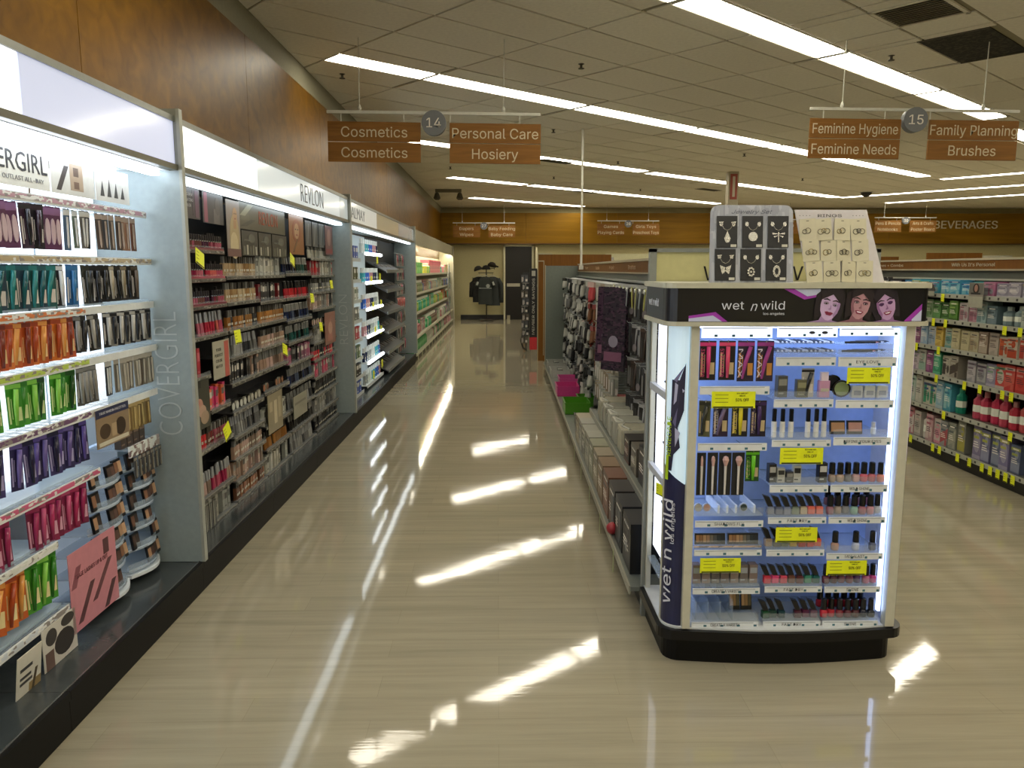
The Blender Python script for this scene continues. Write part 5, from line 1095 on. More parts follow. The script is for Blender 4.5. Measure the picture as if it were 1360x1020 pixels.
for r_ in range(2):
    for c in range(3):
        cx, cz = -.098 + .1 * c - .006 * r_, .135 - .128 * r_
        m_ = Matrix.Rotation(R(-6), 4, 'X')
        k = r_ * 3 + c
        o = obj('necklace_card', MB().box(-.04, .04, -.006, -.0005, 0, .122, mat('0e1018', .3)).mesh())
        o.matrix_world = jb.matrix_world @ Matrix.Translation((cx, 0, cz)); tag(o, f'black card with a silver {PEND[k]} necklace and earrings on the grey board', 'necklace')
        obj('chain', MB().tube([(-.03, -.008, .1), (-.012, -.008, .072), (0, -.008, .066), (.012, -.008, .072), (.03, -.008, .1)], .0012, SLV, 5).mesh(), o)
        for sx in (-.024, .024):
            e_ = MB().disc(sx, .09, .007, -.009, -.006, SLV, 8, .009 if k != 3 else .006)
            if k in (0, 3): e_.slab([(sx - .01, .098), (sx, .084), (sx + .01, .1)], -.009, -.006, SLV)
            obj('earring', e_.mesh(), o)
        p = MB()
        if k == 0: p.slab([(0, .064), (-.012, .035), (-.008, .022), (.0, .018), (.008, .022), (.012, .035)][::1], -.01, -.006, SLV)
        elif k == 1: p.disc(0, .042, .018, -.01, -.006, SLV, 16)
        elif k == 2:
            p.box(-.002, .002, -.01, -.006, .02, .06, SLV)
            for sx in (-1, 1):
                p.slab([(0, .052), (sx * .025, .058), (sx * .024, .05)], -.01, -.006, SLV).slab([(0, .047), (sx * .02, .044), (sx * .016, .038)], -.01, -.006, SLV)
        elif k == 3:
            for sx in (-1, 1): p.slab([(0, .05), (sx * .022, .06), (sx * .018, .042), (sx * .004, .04)], -.01, -.006, SLV).slab([(0, .042), (sx * .018, .04), (sx * .013, .024), (0, .036)], -.01, -.006, SLV)
        elif k == 4:
            for q in range(9): p.disc(.011 * math.cos(q * .7), .034 + .015 * math.sin(q * .7), .0045, -.01, -.006, SLV, 6)
            p.disc(0, .034, .005, -.01, -.006, SLV, 6)
        else:
            for q in range(12): p.cbox(.011 * math.cos(q * .5236), -.008, .036 + .018 * math.sin(q * .5236), .007, .004, .01, SLV)
        obj('pendant', p.mesh(), o)
        obj('price_sticker', MB().box(.014, .036, -.0068, -.006, .002, .012, OFFW).mesh(), o)
rb = obj('ring_board', None); TW.put(rb, .075, .06, TOPZ, R(0), R(-8), 0); tag(rb, 'white slanted card lettered RINGS with rows of carded rings, on top of the tower', 'jewellery board')
obj('card', MB().slab([(-.018, 0), (.285, 0), (.214, .285), (-.07, .285)], 0, .005, mat('cdc9cc', .35)).mesh(), rb)
obj('easel', MB().add([(.05, .005, .18), (.15, .005, .18), (.17, .09, 0), (.07, .09, 0), (.05, .01, .18), (.15, .01, .18), (.17, .095, 0), (.07, .095, 0)], [(0, 1, 2, 3), (4, 7, 6, 5), (0, 3, 7, 4), (1, 5, 6, 2), (2, 6, 7, 3)], mat('a8a4a8', .5)).mesh(), rb)
obj('lettering', ftext('RINGS', .095, .022, mat('4c484c', .5), .0004), rb, (.068, -.001, .262))
dt = MB()
for q in range(4):
    for x0 in (-.05, .16): dt.disc(x0 + .013 * q, .262, .002, -.0008, 0, mat('7c787c', .5), 6)
obj('dots', dt.mesh(), rb)
GOLD = mat('a08c50', .25, .8); RNG = [mat('3a342c', .3, .7), mat('8a8478', .25, .8), GOLD, mat('6a665c', .25, .8)]
CRD = mat('c9c3a8', .3)
for r_ in range(3):
    for c in range(4):
        cz = .168 - .082 * r_; cx = -.022 + .066 * c + (.285 - .168 * 1 + .082 * r_ - .12) * .16 + rnd.uniform(-.004, .004)
        o = obj('ring_card', MB().box(-.031, .031, -.0012, .0012, -.004, .08, CRD).mesh())
        o.matrix_world = rb.matrix_world @ Matrix.Translation((cx, -.006 - .004 * rnd.random(), cz)) @ Matrix.Rotation(rnd.uniform(-.08, .05), 4, 'Y') @ Matrix.Rotation(rnd.uniform(-.25, .25), 4, 'Z')
        tag(o, f'cream card of rings, {nth(c)} in the {nth(r_)} row of the slanted white card', 'ring card', 'carded rings on the slanted card')
        for q in range(2 + (r_ + c) % 2):
            rr = .0085 + .002 * ((q + c) % 2); x_ = -.012 + .012 * q; z_ = .03 + .003 * (q % 2)
            obj('ring', MB().tube([(x_ + rr * math.cos(t), -.003 - q * .001, z_ + rr * math.sin(t)) for t in [2 * math.pi * g / 12 for g in range(13)]], .0013, RNG[(r_ + c + q) % 4], 5).mesh(), o)
        obj('hang_hole', MB().box(-.005, .005, -.0016, -.001, .07, .073, mat('6a665a', .6)).mesh(), o)

# ================================================================ MIDDLE GONDOLA
gd = obj('gondola', None); GW.put(gd); tag(gd, 'long grey gondola of hair goods and hosiery behind the display tower', 'gondola')
GRY = mat('7c8078', .45); DG = mat('4c504c', .5)
obj('base', MB().box(-9.0, .0, .06, .6, 0, .1, BLACK).mesh(), gd)
obj('deck', MB().box(-9.0, -.0, 0, .58, .105, .125, mat('6a6e68', .35)).mesh(), gd)
obj('deck_edge', MB().box(-9.0, -.0, -.008, .0, .09, .13, mat('9a9684', .4)).mesh(), gd)
obj('spine', MB().box(-9.0, 0, .58, .62, .1, 1.69, mat('5c605c', .6)).mesh(), gd)
obj('header_strip', MB().box(-9.0, 0, .53, .55, 1.575, 1.67, ENDW).mesh(), gd)
obj('header_rail', MB().box(-9.0, 0, .522, .56, 1.67, 1.69, mat('b8ae94', .4)).box(-9.0, 0, .522, .56, 1.565, 1.577, mat('a89e84', .4)).mesh(), gd)
obj('header_back', MB().box(-9.0, 0, .54, .58, 1.5, 1.575, mat('62665f', .5)).mesh(), gd)
obj('hang_rail', MB().box(-9.0, 0, .50, .54, 1.49, 1.505, mat('a8aeb0', .35, .5)).mesh(), gd)
for i, st in enumerate(['Hosiery', 'Socks', 'Hair', 'Brushes', 'Accessories']):
    obj('lettering', ftext(st, .42, .075, mat('b49474', .5), .001), gd, (-7.6 + 1.35 * i, .527, 1.622))
ep = obj('end_panel', MB().box(-9.04, -9.0, .02, .62, .0, 1.66, mat('6c746c', .45)).mesh(), gd)
obj('edge_trim', MB().box(-9.045, -8.995, .01, .02, 0, 1.67, mat('a8a48c', .4)).mesh(), ep)
obj('upper_shelf', MB().box(-3.2, -.0, .14, .58, .385, .40, mat('6c706a', .4)).box(-3.2, 0, .132, .14, .365, .41, mat('8c8c80', .4)).mesh(), gd)
obj('shelf_bracket', MB().box(-3.2, -3.19, .16, .58, .30, .385, DG).mesh(), gd)
# end-cap header behind the jewellery
eh = obj('endcap_header', None); WW.put(eh, 0, 3.44, 0); tag(eh, 'cream header panel lettered wet n wild behind the jewellery boards', 'header panel')
obj('panel', MB().box(.695, 1.66, 0, .02, 1.46, 1.675, mat('c8c28c', .4)).mesh(), eh)
obj('frame', MB().box(.665, .695, -.01, .025, 0, 1.69, mat('8a8e88', .4, .2)).box(1.66, 1.68, -.01, .025, 0, 1.69, mat('8a8e88', .4, .2)).box(.665, 1.68, -.01, .025, 1.675, 1.692, mat('8a8e88', .4, .2)).mesh(), eh)
for st_, cx_, w_ in (('wet', .995, .185), ('n', 1.165, .055), ('wild', 1.365, .22)): obj('lettering', ftext(st_, w_, .165, BLACK, .001, -.001), eh, (cx_, -.003, 1.595 if st_ != 'n' else 1.59))
# boxed appliances on the deck, wrapped goods on the short shelf
APP = [('black hair dryer carton', '141416', '2a2a2e', '1c1c20', .30), ('black carton with a grey oval', '1f2124', '2c2e32', '15161a', .27), ('brown and black styling carton', '2c2826', '5a3c2c', '1a1816', .27), ('brown carton with a face', '6a4430', '8a5c44', '3a2c24', .26), ('tan curler carton', '7a6248', '8c7454', '5c4c3c', .25), ('beige carton', '8a7e68', '9a8e74', '6a6252', .25), ('olive-white carton', '84846c', '9a9a84', '6c6c58', .25), ('white-topped carton', '98988a', 'a8a898', '787868', .25), ('pale carton with a dark window', '8e8e80', '4a4a44', 'a0a090', .24), ('grey-white carton', '9c9c90', 'b0b0a4', '84847a', .24), ('cream carton', 'a49c84', 'b4ac94', '8c846c', .23)]
for i, (nm, a, b, c, h) in enumerate(APP):
    o = put(GW, P_pbox(a, b, c, .25, min(h, .252), .3, 12), f'{nm} on the lower deck, {nth(i)} beyond the display tower', 'carton', None, -.28 - .285 * i, .17, .126)
    if i == 0:
        obj('dryer_print', MB().box(-.14, -.1255, -.12, .02, .06, .09, mat('8c8c8c', .4)).disc(-.0, .1, .03, -.152, -.15, mat('8c8c8c', .4), 12).mesh(), o)
        obj('lettering', ftext('IONIC', .1, .03, mat('8a8a8a', .5), .0004), o, (0, -.152, .22))
    if i in (1, 2): obj('oval_print', MB().disc(.04, .12, .06, -.153, -.15, mat('44484c', .4), 16, .09).mesh(), o)
o = tag(obj('red_ball', MB().lathe([(.035 * math.sin(math.pi * k / 8) + .0005, .035 - .035 * math.cos(math.pi * k / 8)) for k in range(9)], mat('a02c34', .35), 12).mesh(smooth=True)), 'small red ball resting against the cartons on the gondola deck', 'ball'); GW.put(o, -.74, -.0, .126 + .0)
o.location.x += .012
WRP = [('white wrapped towel pack', '9c9c90'), ('pale wrapped pack', 'a8a89c'), ('grey wrapped pack', '8c8c80'), ('ivory wrapped pack', 'a4a08c')]
for i in range(8):
    nm, c = WRP[i % 4]
    if i < 3: put(GW, P_pbox(['17181a', '5c564c', '2a2624'][i], ['26282c', '8c8674', '6a4438'][i], ['111214', '6a655a', '1c1a18'][i], .2, [.22, .17, .16][i], .3, 16), f'{["black carton with a pale label", "grey and tan carton", "red-brown and black carton"][i]} on the short upper shelf near the tower', 'carton', None, -.75 - .28 * i, .32, .401)
    else:
        b = MB().rbox(-.12, .12, -.15, .15, 0, .17, .03, mat(c, .25), 3); o = obj('wrapped_pack', b.mesh(bevel=.015)); GW.put(o, -.75 - .28 * i, .31, .401, rnd.uniform(-.08, .08)); tag(o, f'{nm} on the short upper shelf, {nth(i - 3)} beyond the cartons', 'pack')
        obj('fold', MB().tube([(-.11, -.1, .172), (0, -.13, .176), (.11, -.09, .172)], .006, mat('b8b8ac', .2), 5).tube([(-.08, -.153, .03), (-.06, -.155, .14)], .005, mat('b8b8ac', .2), 5).mesh(), o)
# loose goods lying on the deck
def tub(c, w_, d_, h_): return proto(('storage_tub', MB().box(-w_ / 2, w_ / 2, -d_ / 2, d_ / 2, 0, .006, mat(c, .35)).box(-w_ / 2, -w_ / 2 + .006, -d_ / 2, d_ / 2, 0, h_, mat(c, .35)).box(w_ / 2 - .006, w_ / 2, -d_ / 2, d_ / 2, 0, h_, mat(c, .35)).box(-w_ / 2, w_ / 2, -d_ / 2, -d_ / 2 + .006, 0, h_, mat(c, .35)).box(-w_ / 2, w_ / 2, d_ / 2 - .006, d_ / 2, 0, h_, mat(c, .35)).mesh()), [('rim', MB().box(-w_ / 2 - .008, w_ / 2 + .008, -d_ / 2 - .008, -d_ / 2, h_ - .01, h_, mat(c, .3)).mesh())])
for i, (s, d, c, cn, w_, h_) in enumerate([(-3.75, .2, '4a4a44', 'dark grey basket of small goods', .45, .1), (-4.6, .14, '4a8a1c', 'green basket, larger of two green ones,', .4, .12), (-5.0, .32, '3f7a18', 'green basket behind the larger green one,', .3, .1), (-5.75, .13, 'c03a80', 'bright pink basket', .4, .12), (-6.4, .2, 'b84a88', 'second pink basket, farther down,', .4, .12), (-7.4, .15, 'a8a8a0', 'white basket', .5, .1), (-8.3, .15, '9c9c94', 'white basket below the grey end panel,', .5, .1)]):
    put(GW, tub(c, w_, .26, h_), f'{cn} on the gondola deck below the socks', 'basket', None, s, d, .126)
    if i in (0, 5, 6):
        for q in range(5): put(GW, P_box(['8a8a80', '3a3a38', 'b0b0a4'][q % 3], '6a6a60', .07, .09, .06), f'small loose box, {nth(q)} inside the {["dark grey", "", "", "", "", "white", "last white"][i]} basket on the deck', 'box', None, s - .16 + .08 * q, d, .135)
put(GW, P_pbox('74786a', '5a7a4a', '8a8e80', .3, .26, .16, 12), 'grey-green carton standing alone on the deck below the beige cards', 'carton', None, -3.65, .42, .126)
put(GW, P_pbox('8a3434', '5a2226', 'a05a54', .16, .14, .08, 20), 'red printed pack at the end of the short upper shelf', 'pack', None, -3.05, .4, .401)
# hanging goods
@cached
def P_sock(c, c2, w=.1, h=.24):
    b = MB()
    for sx in (-.022, .022): b.tube([(sx, 0, -.05), (sx * 1.2, -.006, -h * .45), (sx * .9, -.012, -h * .72), (sx * .5, -.03, -h * .86)], [.022, .028, .03, .022], mat(c, .9), 7)
    return proto(('sock_pair', b.mesh(smooth=True)), [('header_card', MB().box(-w / 2, w / 2, -.024, .004, -.06, 0, mat(c2, .5)).mesh()), ('toe', MB().tube([(-.028, -.004, -h * .6), (-.03, -.01, -h * .86), (-.02, -.03, -h)], [.02, .026, .012], mat(c2, .9), 6).mesh())])
peg = MB().tube([(0, .0, 0), (0, -.26, 0), (0, -.27, .012)], .003, mat('b4b8ba', .3, .6), 5).mesh()
def gpeg(s, z, d=.58): obj('peg', peg, gd, (s, d, z))
SW = [('white', 'b4b4ac', '17171a'), ('white', 'a8a8a0', '8c8c84'), ('black', '151517', 'a0a098'), ('grey', '6c6c6a', 'b0b0a8'), ('white', 'b8b8b0', 'a8a8a0'), ('black', '1a1a1c', '2c2c2c')]
for r_ in range(6):
    z = 1.47 - .235 * r_
    for i in range(33):
        s = -4.8 - .122 * i + rnd.uniform(-.03, .03)
        if r_ >= 4 and (i % 3 == 1): continue
        c = SW[(i * 2 + r_ * 3 + (i // 4)) % 6]
        if (r_, i) in ((2, 8), (0, 1)): c = ('coral', 'b8484c', 'c8a8a0')
        if (r_, i) in ((0, 0),): c = ('green', '2f5a24', '2a4a20')
        if i in (0, 1) and r_ in (1, 2, 3): c = ('tan', '7a5238', '8c3c34')
        gpeg(s, z)
        put(GW, P_sock(c[1], c[2], .12, .26), f'{c[0]} sock pair on the gondola, {nth(r_)} row down, {nth(i)} from the beige cards', 'socks', 'sock pairs on the middle gondola', s, .36 + rnd.uniform(-.06, .04), z, rnd.uniform(-.7, .7), scale=(rnd.uniform(.7, .95), .9, rnd.uniform(.65, .95)))
BEG = [('beige', 'a09c8a', 'b4b09e'), ('grey', '9c9c92', 'b4b4aa'), ('tan', '8a7a64', 'a4947c')]
for r_ in range(6):
    z = 1.47 - .2 * r_
    for i in range(8):
        s = -3.3 - .18 * i; gpeg(s, z)
        c = BEG[(r_ + i // 2) % 3]
        put(GW, P_masc(c[2], c[1], .13, .19, 0), f'{c[0]} hosiery card, {nth(i)} in the {nth(r_)} row between the hair tools and the socks', 'hosiery card', 'hosiery cards on the middle gondola', s, .36, z, .4)
for i, (s, c, n_) in enumerate([(-2.62, '3a2c3c', 'long dark purple hair extension pack, first'), (-2.8, '2c2434', 'long dark purple hair extension pack, second'), (-2.98, '443044', 'long dark purple hair extension pack, third'), (-2.42, '35303a', 'long smoky hair extension pack before the purple ones')]):
    o = put(GW, proto(('hair_pack', MB().box(-.11, .11, -.01, .012, -.62, 0, printed(c, '241c2c', '4a3848', 80, .25, sx=.5)).mesh()), [('band', MB().box(-.085, .085, -.0115, -.01, -.55, -.48, mat('7a5068', .4)).mesh()), ('logo', MB().disc(0, -.4, .045, -.0115, -.01, mat('8a8494', .4), 14).mesh())]), n_ + ' on the middle gondola', 'hair pack', None, s, .30 - .02 * i, 1.46, .75, rnd.uniform(-.06, .0)); gpeg(s, 1.46)
o = put(GW, proto(('price_card', MB().box(-.05, .05, -.001, .001, -.11, 0, mat('b4b4a8', .4)).mesh()), []), 'small white card tilted in front of the purple hair packs', 'price card', None, -3.15, .24, 1.16, 0, 0, R(-30)); gpeg(-3.15, 1.155, .5)
HC = [('black', '141416', '3a3a3c'), ('silver and black', '17181a', 'a8a8aa'), ('charcoal', '26282a', '5a5c5c'), ('black', '18181a', '8a8a8c'), ('dark brown', '2c221e', '4a3c34')]
for r_ in range(5):
    z = 1.47 - .26 * r_
    for i in range(8):
        s = -1.0 - .19 * i
        if r_ < 2 and s < -2.35: continue
        gpeg(s, z); c = HC[(r_ + i * 2) % 5]
        o = put(GW, P_masc(c[2], c[1], .15, .23, .01, '8c8c8c' if (i + r_) % 3 == 0 else '3a3a3a'), f'{c[0]} carded hair brush, {nth(i)} from the tower, {nth(r_)} row of the middle gondola', 'hair brush', 'carded hair brushes on the middle gondola', s, .36, z, rnd.uniform(.2, .6))
        if (i + r_) % 3 == 1: obj('logo', MB().disc(.0, -.17, .028, -.024, -.0225, mat('7c7478', .4), 12).mesh(), o)
for i in range(9):
    c = ['b0b04a', 'a8aeb0', 'b4b46a'][i % 3]
    o = put(GW, proto(('clip_strip', MB().slab([(-.012, -.15), (.012, -.15), (.02, 0), (-.02, 0)], -.004, .0, mat(c, .3)).mesh()), [('clip', MB().box(-.016, .016, -.012, -.004, -.03, -.01, mat('c8ccca', .3)).mesh())]), f'{["yellow", "grey", "pale yellow"][i % 3]} plastic hanger clip, {nth(i)} under the top rail near the tower', 'hanger clip', 'plastic hanger clips under the top rail', -1.5 - .19 * i, .30, 1.475, 0, 0, rnd.uniform(-.5, .5)); gpeg(-1.5 - .19 * i, 1.474, .56)
for i in range(6):
    o = put(GW, proto(('shelf_tag', MB().box(-.012, .012, -.001, .001, -.14, 0, mat('a8ae7c', .5)).mesh()), []), f'narrow pale tag hanging from the deck edge, {nth(i)} from the display tower', 'shelf tag', 'tags on the gondola deck edge', -.5 - .62 * i, -.014, .125)
# beyond the cross aisle
fg = tag(obj('gondola', None, None, (0, 13.7, 0)), 'far gondola with a brown end panel beyond the grey panel', 'gondola')
obj('end_panel', MB().box(.70, 1.98, 0, .04, 0, 1.86, ENDW).mesh(), fg)
obj('trim', MB().box(.695, .71, -.01, 0, 0, 1.87, mat('a49a78', .4)).box(.80, .812, -.01, 0, .1, 1.75, mat('a49a78', .4)).box(.695, .95, -.01, 0, 1.86, 1.885, mat('b4ac8c', .3)).box(.70, .81, -.01, 0, 1.74, 1.755, mat('b4ac8c', .3)).mesh(), fg)
obj('body', MB().box(.9, 1.8, .04, 7.5, 0, 1.6, mat('4a4840', .6)).mesh(), fg)
obj('side_board', MB().box(.56, .62, 3.4, 3.45, 0, 1.5, ENDW).mesh(), fg)
bn = tag(obj('member_banner', MB().box(.56, .69, -.02, 0, .2, 1.62, mat('101216', .4)).mesh(), None, (0, 13.72, 0)), 'black and red vertical banner lettered MEMBER ONLY SAVINGS', 'banner')
obj('red_foot', MB().box(.56, .69, -.021, -.02, .2, .42, mat('c02c34', .4)).mesh(), bn)
tm = ftext('MEMBER ONLY SAVINGS', .98, .085, mat('c8c4b8', .4), .001, .001).copy(); tm.transform(Matrix.Translation((.625, -.023, .96)) @ Matrix.Rotation(R(-90), 4, 'Y')); obj('lettering', tm, bn)
obj('card_icon', MB().box(.595, .66, -.023, -.02, 1.49, 1.58, mat('b0aca0', .4)).mesh(), bn)
obj('bracket', MB().box(.68, .705, -.02, .0, 1.3, 1.34, STEEL).mesh(), bn)
for i in range(9):
    z = 1.5 - .15 * i
    put(WW, P_masc(['3a3c44', '8a8880', '26282c'][i % 3], ['5a5c60', '2c2e34', '6a6258'][i % 3], .13, .15), f'small hanging pack, {nth(i)} down the dark clip strip beyond the vertical banner', 'hanging pack', 'packs on the clip strip past the banner', .53 + .02 * (i % 2), 15.4, z)
o = tag(obj('clip_strip', MB().box(.50, .62, 15.42, 15.44, .35, 1.55, mat('24262a', .5)).mesh()), 'dark clip strip of small packs past the vertical banner', 'clip strip')
obj('stand_foot', MB().tube([(.50, 15.43, .36), (.46, 15.43, .2), (.50, 15.43, .06), (.58, 15.43, .02)], .02, mat('2a2a28', .4), 6).tube([(.56, 15.43, .4), (.56, 15.43, 0)], .015, mat('2a2a28', .4), 6).mesh(), o)
wg_ = tag(obj('gondola', None, None, (0, 17.6, 0)), 'distant white-headed gondola end beside the brown one', 'gondola')
obj('header_board', MB().box(2.42, 3.55, 0, .05, 1.55, 1.95, mat('bcb894', .5)).mesh(), wg_); obj('body', MB().box(2.5, 3.5, .05, 4.0, 0, 1.6, mat('5a584c', .6)).mesh(), wg_); obj('knob', MB().disc(2.56, 1.84, .04, -.02, 0, SILVER, 10).mesh(), wg_)

# ================================================================ GONDOLA ACROSS THE NEXT AISLE
rg = obj('gondola', None); RW.put(rg); tag(rg, 'gondola of feminine hygiene goods across the next aisle, black shelves with white edges', 'gondola')
obj('kick', MB().box(-7.5, .9, .03, .5, 0, .11, BLACK).mesh(), rg)
obj('spine', MB().box(-7.5, .9, .44, .5, .1, 1.68, mat('1c1c1c', .6)).mesh(), rg)
obj('header_strip', MB().box(-7.5, .9, .10, .12, 1.605, 1.675, ENDW).mesh(), rg)
obj('header_rail', MB().box(-7.5, .9, .092, .12, 1.675, 1.69, mat('b8ae94', .4)).box(-7.5, .9, .092, .12, 1.592, 1.605, mat('a89e84', .4)).mesh(), rg)
obj('header_back', MB().box(-7.5, .9, .12, .44, 1.53, 1.6, mat('55584f', .5)).box(-7.5, .9, .11, .13, 1.515, 1.53, mat('a8aa9c', .4)).mesh(), rg)
HT = mat('c0b49c', .5)
obj('lettering', ftext("With Us It's Personal", .58, .052, HT, .001, .0006), rg, (-1.27, .097, 1.64)); obj('lettering', ftext('Brushes + Combs', .6, .048, HT, .001, .0006), rg, (-2.65, .097, 1.64))
RZs = [.13, .432, .718, .955, 1.187, 1.397]
ZH = [.26, .25, .2, .19, .17, .125]
for z in RZs:
    sh = obj('shelf', MB().box(-7.4, .85, 0, .44, z - .025, z, mat('4a4a44', .4)).mesh(), rg)
    obj('shelf_edge', MB().box(-7.4, .85, -.008, 0, z - .03, z + .006, mat('a8aaa0', .4)).mesh(), sh)
    b = MB()
    for k in range(44): b.box(-3.9 + .105 * k, -3.9 + .105 * k + .02, -.0095, -.008, z - .022, z - .004, mat('3c3c3a', .5))
    obj('price_print', b.mesh(), sh)
PRO = [
 [('white and red bottle', 'b', 'b8b0a8', 'a83a44'), ('white bottle', 'b', 'c4c0b4', '9a9488'), ('pink and white box', 'x', 'b8848c', 'c8c0bc', 'b05a68'), ('white box', 'x', 'b4b0a8', 'a09c94', 'c0a8a4'), ('white bottle', 'b', 'c8c4bc', '8a4440'), ('pale pink box', 'x', 'b89498', 'c8b8b4', 'a05a6c'), ('white and pink box', 'x', 'bcb0ac', 'c88898', 'a8a8a4'), ('grey and red box', 'x', '8c8e8c', 'a85058', '5a6a74'), ('grey-green box', 'x', '8a8e84', '9c9c8c', '5a6464'), ('clear box with yellow', 'x', '84867c', 'a8a24c', '94968a'), ('dark gap box', 'x', '3c3c38', '4a4a44', '2c2c2a'), ('lavender pack', 'x', '7a7494', '9a94ac', 'a8ac4c'), ('lavender pack', 'x', '6c6c8c', '8c90ac', 'a8ac4c'), ('blue-grey pack', 'x', '5a6480', '8088a0', 'a0a850'), ('lavender pack', 'x', '78749a', '9c98b0', 'b0b060'), ('blue-grey pack', 'x', '5c6684', '8890a8', 'a0a850')],
 [('white bottle', 'b', 'b0aca8', '6a6a78'), ('lavender bottle', 'b', '7a7890', 'b0b0b0'), ('mint and white box', 'x', 'a0b0a8', 'b8bab4', '7aa08c'), ('white box', 'x', 'b4b4a8', 'c0beb4', 'a8a89c'), ('white box with green-blue foot', 'x', 'b8b4a4', '2f8a6a', '2a4a7a'), ('white box with green-blue foot', 'x', 'b8b4a4', '2f8a6a', '2a5a8a'), ('pale blue box', 'x', '8ab0c0', 'a8bcc4', '6a98b4'), ('aqua box', 'x', '4a98ac', '8ab8bc', '2f7a94'), ('teal bottle', 'b', '1f8a74', '3aa088'), ('dark gap box', 'x', '2c2c2c', '3c3c3a', '202020'), ('pink bottle', 'b', 'c04a64', 'b87080'), ('pink bottle', 'b', 'b83a58', 'c88088'), ('hot pink bottle', 'b', 'c8385c', 'b46a78'), ('pink bottle', 'b', 'c04860', 'c08088'), ('red-pink bottle', 'b', 'b83448', 'b88488'), ('coral bottle', 'b', 'c05054', 'c09488')],
 [('purple pack', 'x', '6a4a70', '8a6c8c', '9a86a0'), ('pink pack', 'x', '9a6a8a', 'b08aa0', '7a4a70'), ('mauve pack', 'x', 'a090a4', 'b8acb4', '7a8478'), ('white pack', 'x', 'b0b0a8', '8aa898', 'a0a098'), ('plum pack', 'x', '7a4470', '9a5a88', '5a3454'), ('green pack', 'x', '2f8a64', '5aa884', '8ab89c'), ('white pack', 'x', 'b0aca0', '4a4440', 'c0bcb0'), ('brown-white carton', 'x', '9c968a', '4a4038', 'b4b0a4'), ('dark gap carton', 'x', '4c4c48', '5c5c54', '3c3c38'), ('silver carton', 'x', '9a9aa0', 'b0acb0', '6c5c6c'), ('silver carton', 'x', 'a4a4a4', '8a8a90', '5c4a60'), ('lilac carton', 'x', '8c88a0', 'a8a4b4', '7a9a84'), ('red and white carton', 'x', 'c04a44', 'b8b0a8', '5a8a64'), ('red carton', 'x', 'b83a38', 'c05a50', 'b8a49c'), ('red carton', 'x', 'c04440', 'b03430', 'c08c84')],
 [('purple box', 'x', '5c3a5c', '7a5074', '44304a'), ('purple box', 'x', '6a3f68', '85607c', '3c2a44'), ('plum box', 'x', '7a4a6c', '946080', '503a54'), ('pale blue box', 'x', '8aa4bc', 'a8b4c0', '5a84ac'), ('white and blue box', 'x', 'a4acb4', '88a0b8', 'b8b8b4'), ('yellow box', 'x', 'b89a44', 'c8b060', '9a7c34'), ('green-white box', 'x', '9aa898', '6a9a94', 'b0b4a8'), ('cream box', 'x', 'b4ac88', 'c0b894', 'a49c78'), ('cream box', 'x', 'b8b08c', 'bcb490', 'a8a080'), ('cream and tan box', 'x', 'aca488', '9c8c70', 'b8b098'), ('brown-white box', 'x', '8c7a6c', 'a89c8c', '6a5a50'), ('beige box', 'x', 'a0988c', 'b0a498', '7c7068'), ('white and orange box', 'x', 'b4ac9c', 'b8502c', 'c86034'), ('white and orange box', 'x', 'b8b0a0', 'b04428', 'c05830'), ('white and red box', 'x', 'b4a89c', 'b03c30', 'c0b4a8')],
 [('green pack', 'x', '5a7a54', '74906c', '405c3c'), ('green pack', 'x', '4a7044', '8aa080', '38542f'), ('green pack', 'x', '54804c', '6c9464', '2c4828'), ('pale green pack', 'x', '84a078', '5c8450', 'a0b094'), ('green pack', 'x', '4c7a40', '649458', '34502c'), ('dark green pack', 'x', '38602c', '5a8248', '1f3c18'), ('lime-edged green pack', 'x', '5c8a3c', '4a7434', '88a85c'), ('white and pink pack', 'x', 'b0a8a8', 'a07880', 'b8b4b0'), ('pink pack', 'x', 'b08894', 'a06a7c', 'bcb0b0'), ('pale teal box', 'x', '94acac', '708c90', 'a8b4b0'), ('slate box', 'x', '5c7078', '748890', '3c5058'), ('pale teal bottle', 'b', '7c9094', 'a0aca8'), ('pale teal bottle', 'b', '84989a', 'a8b0ac'), ('pale box', 'x', '98a4a0', 'a8b0a8', '7c8c8c')],
 [('blue pack', 'x', '2f7aa8', '3a94bc', '1f5a88'), ('turquoise pack', 'x', '3a98b0', '5ab0b8', 'b8b450'), ('turquoise and yellow pack', 'x', '48a0b4', '8ab8a8', 'c0ac44'), ('turquoise pack', 'x', '4aa4bc', '94b4bc', '8c6090'), ('sky blue pack', 'x', '5aa8c4', '94bcc4', '3a6ca0'), ('sky blue pack', 'x', '4c9cbc', '7cb4c4', '2c5c98'), ('blue pack', 'x', '3a8cb8', '6aaec0', '2a4c90'), ('turquoise pack', 'x', '34949c', '5cb0b4', '1c6c84'), ('pink and grey pack', 'x', 'a86c8c', '8c8c94', 'b88aa0'), ('clear grey pack', 'x', '8c8898', 'a8a4b0', '74707f'), ('clear grey pack', 'x', '948f9c', 'b0acb4', '7c7884'), ('clear grey pack', 'x', '8a8692', 'a4a0ac', 'a89c60')]]
